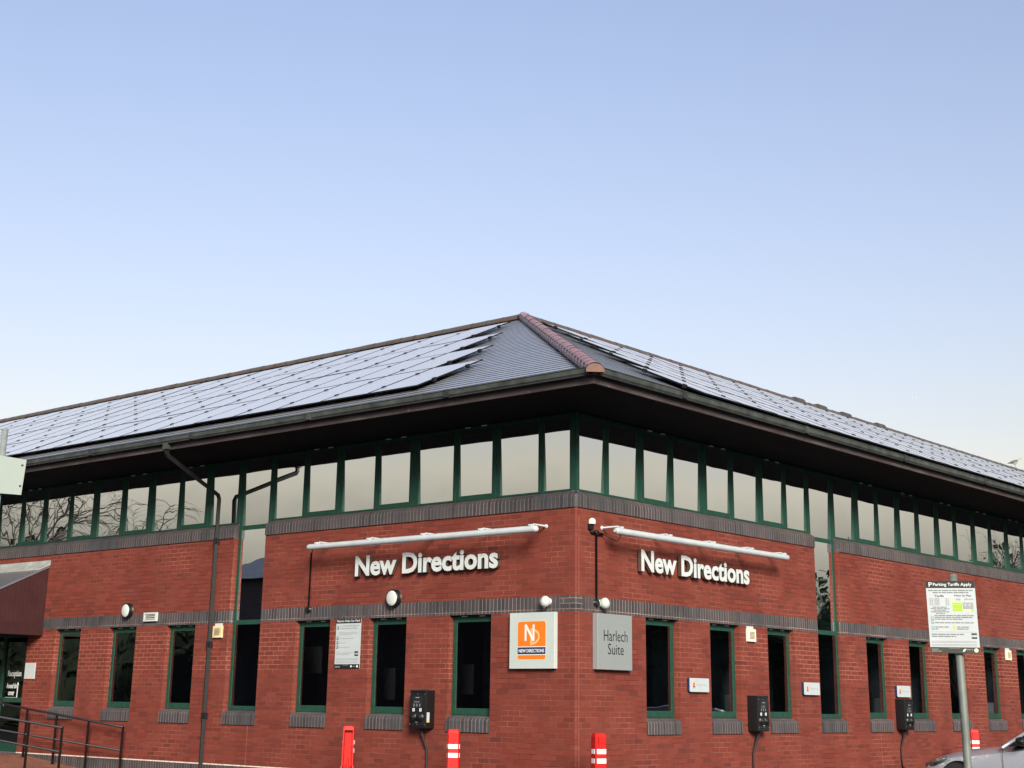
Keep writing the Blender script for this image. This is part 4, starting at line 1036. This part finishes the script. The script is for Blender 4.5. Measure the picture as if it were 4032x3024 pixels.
mb.mat('lime'); mb.bbox(B, (.234, .388, .012), (.322, .468, .013)); mb.mat('yellowink'); mb.bbox(B, (.238, .448, .013), (.31, .453, .0135)); mb.bbox(B, (.238, .41, .013), (.30, .414, .0135))
mb.mat('paleink'); mb.bbox(B, (.330, .408, .012), (.425, .470, .013)); mb.mat('signwhite'); mb.bbox(B, (.346, .438, .013), (.358, .456, .0135)); mb.bbox(B, (.384, .438, .013), (.396, .456, .0135))
mb.mat('palelime'); mb.bbox(B, (.324, .388, .012), (.425, .402, .013)); mb.mat('lime'); mb.lathe(B(.415, .396, .0125), n_, [(0, .011), (.001, .011)], 12)
for z, e in ((.343, .42), (.326, .42), (.309, .31), (.276, .415)): bars(mb, B, .06, e, z, .010, .012, rnd, 'greyink', .006)
for z, a, e in ((.236, .06, .185), (.218, .06, .10), (.236, .26, .385), (.218, .26, .375)): bars(mb, B, a, e, z, .010, .012, rnd, 'greyink', .006)
for z, mt in ((.307, 'paleink'), (.268, 'teal'), (.214, 'teal')): mb.mat(mt); mb.bbox(B, (.026, z, .012), (.052, z+.036, .013)); mb.mat('signwhite'); mb.bbox(B, (.033, z+.012, .013), (.044, z+.03, .0135))
mb.mat('yellowink'); mb.bbox(B, (.222, .214, .012), (.252, .25, .013))
mb.mat('paleink'); mb.bbox(B, (.02, .194, .012), (.435, .197, .013))
bars(mb, B, .02, .33, .168, .011, .012, rnd, 'greyink', .006); bars(mb, B, .02, .245, .149, .011, .012, rnd, 'greyink', .006)
mb.mat('ink'); mb.bbox(B, (.385, .134, .012), (.435, .185, .013)); mb.mat('paleink'); mb.bbox(B, (.385, .148, .013), (.435, .170, .0133)); add_text(mb, B, '£100', .389, .151, .042, .016, .0133, .001, .01, mat='purewhite')
mb.mat('paleink')
for z in (.107, .096, .078, .067): mb.bbox(B, (.015, z, .012), (.43, z+.005, .013))
bars(mb, B, .012, .09, .03, .010, .013, rnd, 'greyink', .005); bars(mb, B, .012, .10, .013, .010, .013, rnd, 'greyink', .005); bars(mb, B, .33, .39, .03, .010, .013, rnd, 'greyink', .005); bars(mb, B, .17, .27, .043, .005, .013, rnd, 'greyink', .005)
mb.mat('purewhite'); mb.prism([B(.293, .013, .013), B(.313, .018, .013), B(.328, .042, .013), B(.306, .038, .013)], n_*.001); mb.mat('creamwhite'); mb.lathe(B(.418, .028, .013), n_, [(0, .019), (.001, .019)], 14)
part('print', mb, t)
mb = MB().mat('black'); mb.bbox(B, (W_-.001, .325, -.03), (W_+.018, .345, -.01)); mb.mat('pole'); mb.bbox(B, (.16, .16, -.03), (.29, .19, -.002)); mb.bbox(B, (.16, .48, -.03), (.29, .51, -.002)); part('fixing_clip', mb, t)

# pale sign plate on a pole at the left picture edge
lx, ly = .346, -9.47
t = thing('pole_sign', 'blank pale sign plate with two bolts on a galvanised pole at the left picture edge', 'sign', (lx, ly, -1.6))
mb = MB().mat('polelight'); mb.tube([(lx, ly, -1.6), (lx, ly, 2.47)], .031, 18); mb.lathe((lx, ly, 2.468), (0, 0, 1), [(0, .033), (.012, .033), (.016, .02)], 16); part('pole', mb, t)
n_, r_ = frame_to_cam((lx, ly, 0), R(0))
R3 = Vector((.452, -9.286, 0)); w3 = .50
c0 = Vector((lx, ly, 0)) + n_*.045
B = basis(c0, r_, (0, 0, 1), n_)
aR = (R3-c0).dot(r_)
mb = MB().mat('plate_back')
mb.prism([B(aR-.5, 1.858, 0), B(aR, 1.846, 0), B(aR+.016, 2.186, 0), B(aR-.5, 2.245, 0)], n_*.022)
part('plate', mb, t)
mb = MB().mat('ink')
for b in (1.93, 2.13): mb.lathe(B(aR-.018, b, .022), n_, [(0, .011), (.005, .009), (.006, .003)], 12)
part('bolt', mb, t)

# ================================================================== the silver car
def build_car(x0, y0, ang):
    t = thing('parked_car', 'silver hatchback parked nose to the right hand wall behind the sign pole', 'car', (x0+2.1, y0, -1.6))
    ca, sa = math.cos(ang), math.sin(ang)
    P = lambda s, y, z: (x0 + s*ca - y*sa, y0 + s*sa + y*ca, -1.6+z)     # s from the nose back, y to the car's own left is negative
    st = [(0.0, .52, .50, .58, .30), (.06, .66, .62, .66, .24), (.20, .78, .66, .745, .20), (.45, .85, .73, .835, .18), (.80, .885, .79, .91, .17), (1.2, .895, .83, .96, .17), (1.6, .90, .88, .995, .17), (1.9, .90, .92, 1.005, .17), (2.8, .905, .97, 1.0, .17), (3.7, .90, .99, 1.02, .18), (4.3, .86, 1.0, 1.03, .22), (4.55, .74, .98, 1.0, .32), (4.62, .60, .90, .93, .40)]
    secs = []
    for s, w_, zs, zt, zb in st:
        half = [(0, zb), (w_*.86, zb), (w_*.965, zb+.12), (w_, zb+(zs-zb)*.55), (w_*.985, zb+(zs-zb)*.80), (w_*.94, zs), (w_*.80, zs+(zt-zs)*.55), (w_*.45, zt-.004), (0, zt)]
        full = half + [(-y, z) for y, z in half[-2:0:-1]]
        secs.append([P(s, y, z) for y, z in full])
    mb = MB().mat('car_paint'); mb.loft(secs)
    o = part('body', mb, t)
    # wheel arches cut out of the body
    cut = MB().mat('black')
    for s in (.80, 3.62): cut.lathe(P(s, -1.1, .34), Vector(P(0, 1, 0))-Vector(P(0, 0, 0)), [(0, .39), (2.2, .39)], 36)
    co = part('cut', cut, None); md = o.modifiers.new('b', 'BOOLEAN'); md.object = co; md.operation = 'DIFFERENCE'; md.solver = 'EXACT'
    dg = bpy.context.evaluated_depsgraph_get(); me = bpy.data.meshes.new_from_object(o.evaluated_get(dg)); o.modifiers.clear(); o.data = me; bpy.data.objects.remove(co)
    for p in me.polygons: p.use_smooth = True
    try: me.set_sharp_from_angle(angle=R(38))
    except Exception: pass
    for s in (.80, 3.62):
        mb = MB().mat('black_matt'); a_ = Vector(P(0, 1, 0))-Vector(P(0, 0, 0)); mb.lathe(P(s, -.80, .34), a_, [(0, .389), (1.6, .389)], 30); part('wheel_well', mb, t)
        for sd in (-1, 1):
            wl = MB().mat('tyre'); c = P(s, sd*.80, .30); ax = a_*sd
            wl.lathe(Vector(c)-ax*.11, ax, [(0, .26), (.02, .305), (.18, .305), (.205, .28), (.205, .21)], 32); wo = part('wheel', wl, t)
            rb = MB().mat('rim'); rb.lathe(Vector(c)+ax*.06, ax, [(0, .215), (.035, .212), (.035, .19), (.01, .18)], 28)
            for k in range(5):
                an = k*2*math.pi/5; u = Vector(P(math.cos(an), 0, math.sin(an)))-Vector(P(0, 0, 0)); v = Vector(P(-math.sin(an), 0, math.cos(an)))-Vector(P(0, 0, 0)); cc = Vector(c)+ax*.075
                rb.prism([cc+v*.03, cc-v*.03, cc+u*.195-v*.022, cc+u*.195+v*.022], ax*.02)
            rb.lathe(Vector(c)+ax*.07, ax, [(0, .06), (.03, .055), (.035, .01)], 16); part('rim', rb, wo)
    # glasshouse, roof and pillars
    gs = [(1.70, .80, .985, .80, .998), (1.86, .83, .985, .78, 1.10), (2.36, .845, .985, .66, 1.43), (2.62, .85, .985, .64, 1.48), (3.3, .85, 1.0, .63, 1.485), (3.85, .84, 1.01, .62, 1.44), (4.38, .80, 1.02, .66, 1.12), (4.46, .78, 1.02, .76, 1.03)]
    mb = MB().mat('carglass'); mb.loft([[P(s, -wb, zb), P(s, -wt, zt), P(s, wt, zt), P(s, wb, zb)] for s, wb, zb, wt, zt in gs], smooth=False); part('windows', mb, t)
    mb = MB().mat('car_paint'); mb.loft([[P(s, -wt-.004, zt-.02), P(s, -wt+.02, zt+.012), P(s, 0, zt+.03), P(s, wt-.02, zt+.012), P(s, wt+.004, zt-.02)] for s, wb, zb, wt, zt in gs[2:6]]); part('roof_panel', mb, t)
    for sd in (-1, 1):
        mb = MB().mat('car_paint'); mb.tube([P(1.60, sd*.825, .965), P(1.84, sd*.795, 1.115), P(2.12, sd*.725, 1.30), P(2.36, sd*.668, 1.435), P(2.6, sd*.645, 1.485)], [.030, .028, .026, .025, .02], 8); part('windscreen_pillar', mb, t); mb = MB().mat('car_paint'); mb.tube([P(3.82, sd*.625, 1.45), P(4.36, sd*.69, 1.13), P(4.46, sd*.78, 1.01)], .04, 8); part('rear_pillar', mb, t)
        mb = MB().mat('black'); mb.tube([P(2.95, sd*.852, .99), P(2.90, sd*.646, 1.475)], .025, 6); part('door_pillar', mb, t)
        mb = MB().mat('black'); c = P(1.62, sd*.96, 1.06)
        secs = []
        for k, (ds, r) in enumerate(((-.09, .02), (-.06, .07), (0, .088), (.06, .085), (.075, .07))):
            secs.append([P(2.0+ds, sd*(.985)+.115*math.cos(a)*r/.088, 1.075+.075*math.sin(a)*r/.088) for a in [2*math.pi*j/14 for j in range(14)]])
        mb.loft(secs); mb.tube([P(1.98, sd*.84, .99), P(2.0, sd*.92, 1.04)], .022, 8); mo = part('wing_mirror', mb, t)
        mb = MB().mat('chrome'); secs = []
        for ds, r in ((-.096, .02), (-.07, .055), (-.02, .075)):
            secs.append([P(2.0+ds, sd*(.985)+.10*math.cos(a)*r/.088, 1.10+.06*math.sin(a)*r/.088) for a in [2*math.pi*j/14 for j in range(14)]])
        mb.loft(secs); part('mirror_cap', mb, mo)
        mb = MB().mat('lens'); mb.loft([[P(.10, sd*.60, .60), P(.07, sd*.60, .66), P(.10, sd*.68, .66), P(.13, sd*.70, .60)], [P(.30, sd*.805, .64), P(.30, sd*.775, .725), P(.34, sd*.80, .72), P(.36, sd*.835, .64)], [P(.58, sd*.868, .74), P(.58, sd*.84, .80), P(.60, sd*.85, .80), P(.60, sd*.872, .74)]]); part('headlight', mb, t)
    mb = MB().mat('black'); mb.tube([P(1.52, -.66, 1.0), P(1.60, -.10, 1.02)], .012, 6); mb.tube([P(1.54, .62, 1.0), P(1.62, .10, 1.02)], .012, 6); part('wiper', mb, t)
    mb = MB().mat('black')
    for s in (1.62, 2.88): mb.tube([P(s, -.909, .45), P(s, -.902, .80), P(s, -.865, .965)], .004, 5)
    part('door_gap', mb, t)
    mb = MB().mat('black'); mb.prism([P(-.005, -.45, .30), P(-.005, .45, .30), P(-.005, .42, .44), P(-.005, -.42, .44)], Vector(P(.05, 0, 0))-Vector(P(0, 0, 0))); part('grille', mb, t)
build_car(1.08, 9.15, R(0))

# ================================================================== gulls and the far aeroplane
def gull(x, y, z, sc, ang, label):
    t = thing('gull', label, 'bird', (x, y, z), 'gulls on the roof ridge')
    c, s = math.cos(ang), math.sin(ang)
    P = lambda a, b, h: (x+(a*c-b*s)*sc, y+(a*s+b*c)*sc, z+h*sc)
    mb = MB().mat('gull_body'); secs = []
    for a, h, r in ((-.20, .155, .012), (-.15, .165, .035), (-.07, .18, .062), (0, .20, .072), (.07, .235, .062), (.115, .285, .040), (.145, .325, .036), (.18, .345, .040), (.21, .345, .030), (.225, .34, .012)):
        secs.append([P(a-(.3*math.sin(q)*r if a < .12 else 0), r*.85*math.cos(q), h+r*math.sin(q)) for q in [2*math.pi*j/12 for j in range(12)]])
    mb.loft(secs); part('body', mb, t)
    for sd in (-1, 1):
        mb = MB().mat('gull_wing'); secs = []
        for a, h, r in ((-.27, .150, .008), (-.18, .18, .030), (-.06, .215, .05), (.04, .24, .045), (.075, .25, .012)): secs.append([P(a, sd*(.045+.028*math.cos(q)), h+r*math.sin(q)) for q in [2*math.pi*j/8 for j in range(8)]])
        mb.loft(secs); part('wing', mb, t)
        mb = MB().mat('beak'); mb.tube([P(-.01, sd*.03, .15), P(-.005, sd*.03, .07), P(.0, sd*.03, 0), P(.04, sd*.03, -.004)], .007, 6); part('leg', mb, t)
    mb = MB().mat('beak'); mb.tube([P(.22, 0, .343), P(.26, 0, .335), P(.272, 0, .322)], [.014, .010, .003], 8); part('beak', mb, t)
    return t
gull(-RW, 33.9, zr+.10, 1.0, R(52), 'grey and white gull standing upright on the far end of the ridge')
gull(-RW-.25, 32.9, zr-.12, .85, R(70), 'smaller gull half hidden behind the ridge, left of the other gull')
def plane():
    o = Vector((-5061, 10857, 2384)); t = thing('aeroplane', 'tiny distant white aeroplane in the clear sky on the right', 'aeroplane', tuple(o))
    f = Vector((.86, .42, .03)).normalized(); sd = Vector((-f.y, f.x, 0)).normalized(); u = Vector((0, 0, 1))
    mb = MB().mat('purewhite'); mb.lathe(o-f*16, f, [(0, .4), (4, 1.6), (8, 2), (26, 2), (30, 1.4), (32, .2)], 14); part('fuselage', mb, t)
    for s in (-1, 1): 
        mb = MB().mat('purewhite'); mb.prism([o+f*3+sd*s*1.5, o-f*2.5+sd*s*1.5, o-f*6+sd*s*15, o-f*4.5+sd*s*15], u*.5); part('wing', mb, t)
    mb = MB().mat('purewhite'); mb.prism([o-f*10+u*1.5, o-f*15+u*1.5, o-f*16+u*6, o-f*14+u*6], sd*.4); part('tail_fin', mb, t)
plane()

# ================================================================== what the windows mirror: trees and buildings across the car park
def bare_tree(x, y, hgt, seed, label, droop=0.0, spread=.55):
    t = thing('bare_tree', label, 'tree', (x, y, -1.6), 'bare winter trees across the car park')
    rnd = random.Random(seed); tr = MB().mat('bark'); cr = MB().mat('bark')
    def grow(p, d, L, r, lev):
        n = 4 if lev < 2 else 3; pts = [p]; dd = d.copy()
        for k in range(n):
            dd = (dd + Vector((rnd.uniform(-.22, .22), rnd.uniform(-.22, .22), rnd.uniform(-.12, .16) - droop*(lev > 2)*.35))).normalized(); pts.append(pts[-1]+dd*L/n)
        (tr if lev == 0 else cr).tube(pts, [r*(1-.55*k/n) for k in range(n+1)], 6 if lev < 2 else 3, cap=False)
        if lev >= 5: return
        for k in range(3 if lev < 4 else 3):
            i = rnd.randint(max(1, n-2), n) if lev == 0 else rnd.randint(1, n)
            nd = (dd + Vector((rnd.gauss(0, spread), rnd.gauss(0, spread), rnd.gauss(.1, .3)))).normalized(); grow(pts[i], nd, L*rnd.uniform(.6, .78), r*.52, lev+1)
        if lev: grow(pts[-1], (dd+Vector((rnd.gauss(0, .2), rnd.gauss(0, .2), .1))).normalized(), L*.7, r*.5, lev+1)
    grow(Vector((x, y, -1.6)), Vector((0, 0, 1)), hgt*.34, hgt*.022, 0)
    part('trunk', tr, t); part('crown', cr, t)
for a in ((-43, -15.5, 13.5, 11, 'bare winter tree mirrored in the farthest left upper windows', .5), (-39, -21, 10.5, 12, 'wide bare tree mirrored beside the downpipe in the upper windows', .9), (-52, -20, 13, 13, 'tall bare tree mirrored in the leftmost upper pane', .4),
          (17, 52, 10.5, 14, 'bare tree mirrored in the farthest right upper windows', .2), (22, 46, 9, 15, 'low bare tree mirrored beyond the right tall window', .2), (20, 60, 12, 16, 'tall bare tree mirrored at the right picture edge', .2)): bare_tree(*a)
def hedge(name, pts, h0, seed, dens=26, leaf=(.14, .34), lab=''):
    rnd = random.Random(seed); mb = MB().mat('evergreen')
    for (xa, ya), (xb, yb) in zip(pts, pts[1:]):
        L = math.hypot(xb-xa, yb-ya)
        for k in range(int(L*dens)):
            f = rnd.random(); hh = h0*(.8+.28*math.sin(f*L*.35+seed)*math.sin(f*L*.9)+.12*rnd.random())
            c = Vector((xa+(xb-xa)*f+rnd.gauss(0, 1), ya+(yb-ya)*f+rnd.gauss(0, 1), -1.6+hh*(1-rnd.random()**1.6)))
            s = rnd.uniform(*leaf); n = Vector((rnd.gauss(0, 1), rnd.gauss(0, 1), rnd.gauss(0, 1))).normalized(); u = n.orthogonal().normalized(); v = n.cross(u)
            mb.face([c+u*s, c+v*s*.7, c-u*s, c-v*s*.7])
    for (xa, ya), (xb, yb) in zip(pts, pts[1:]):      # dense heart of the hedge
        d = Vector((xb-xa, yb-ya, 0)).normalized(); q = Vector((-d.y, d.x, 0)); n_ = 22; top = [h0*(.80+.10*math.sin(k*1.7+seed)) for k in range(n_+1)]
        for k in range(n_):
            a = Vector((xa+(xb-xa)*k/n_, ya+(yb-ya)*k/n_, -1.6)); b = Vector((xa+(xb-xa)*(k+1)/n_, ya+(yb-ya)*(k+1)/n_, -1.6)); za, zb = Vector((0, 0, top[k])), Vector((0, 0, top[k+1]))
            mb.hexa([a-q*.7, b-q*.7, b+q*.7, a+q*.7, a-q*.3+za, b-q*.3+zb, b+q*.3+zb, a+q*.3+za])
    part(name, mb, None, kind='stuff', label=lab, cat='hedge')
hedge('hedge', [(54, -40), (52, 0), (46, 45), (30, 75), (8, 90)], 9.0, 3, 150, lab='tall dark evergreen belt mirrored in the right hand windows')
hedge('hedge', [(-74, 10), (-72, -46)], 8.0, 5, 90, lab='dark evergreen belt mirrored in the lower windows by the door')
hedge('hedge', [(-72, -46), (-20, -50), (30, -52), (54, -40)], 5.4, 8, 70, lab='lower dark hedge mirrored in the left wall windows by the corner')
def opposite(x0, x1, y0, y1, ze, zrr, label):
    t = thing('brick_house', label, 'building', ((x0+x1)/2, (y0+y1)/2, -1.6)); along = (x1-x0) > (y1-y0)
    mb = MB().mat('opp_brick'); mb.box((x0, y0, -1.6), (x1, y1, ze)); part('wall', mb, t)
    mb = MB().mat('opp_roof'); e = .5
    if along: mb.prism([(x0-e, y0-e, ze), (x0-e, y1+e, ze), (x0-e, (y0+y1)/2, zrr)], (x1-x0+2*e, 0, 0))
    else: mb.prism([(x0-e, y0-e, ze+.002), (x1+e, y0-e, ze+.002), ((x0+x1)/2, y0-e, zrr)], (0, y1-y0+2*e, 0))
    part('roof', mb, t)
    for k in range(5):
        w_ = MB().mat('ink'); 
        if along: xx = x0+(k+.5)*(x1-x0)/5; w_.box((xx-.6, y1, .2), (xx+.6, y1+.02, 1.6))
        else: yy = y0+(k+.5)*(y1-y0)/5; w_.box((x0-.02, yy-.6, .2), (x0, yy+.6, 1.6))
        part('window', w_, t)
opposite(-46, -14, -40, -30, 5.2, 7.2, 'dark brick building with grey roof mirrored in the left tall window')
opposite(38, 48, -22, 18, 2.4, 4.6, 'low brick building across the car park mirrored in the right lower windows')

# ================================================================== lift everything so the car park lies at zero
for o in list(S.objects):
    if o.parent is None: o.location.z += H
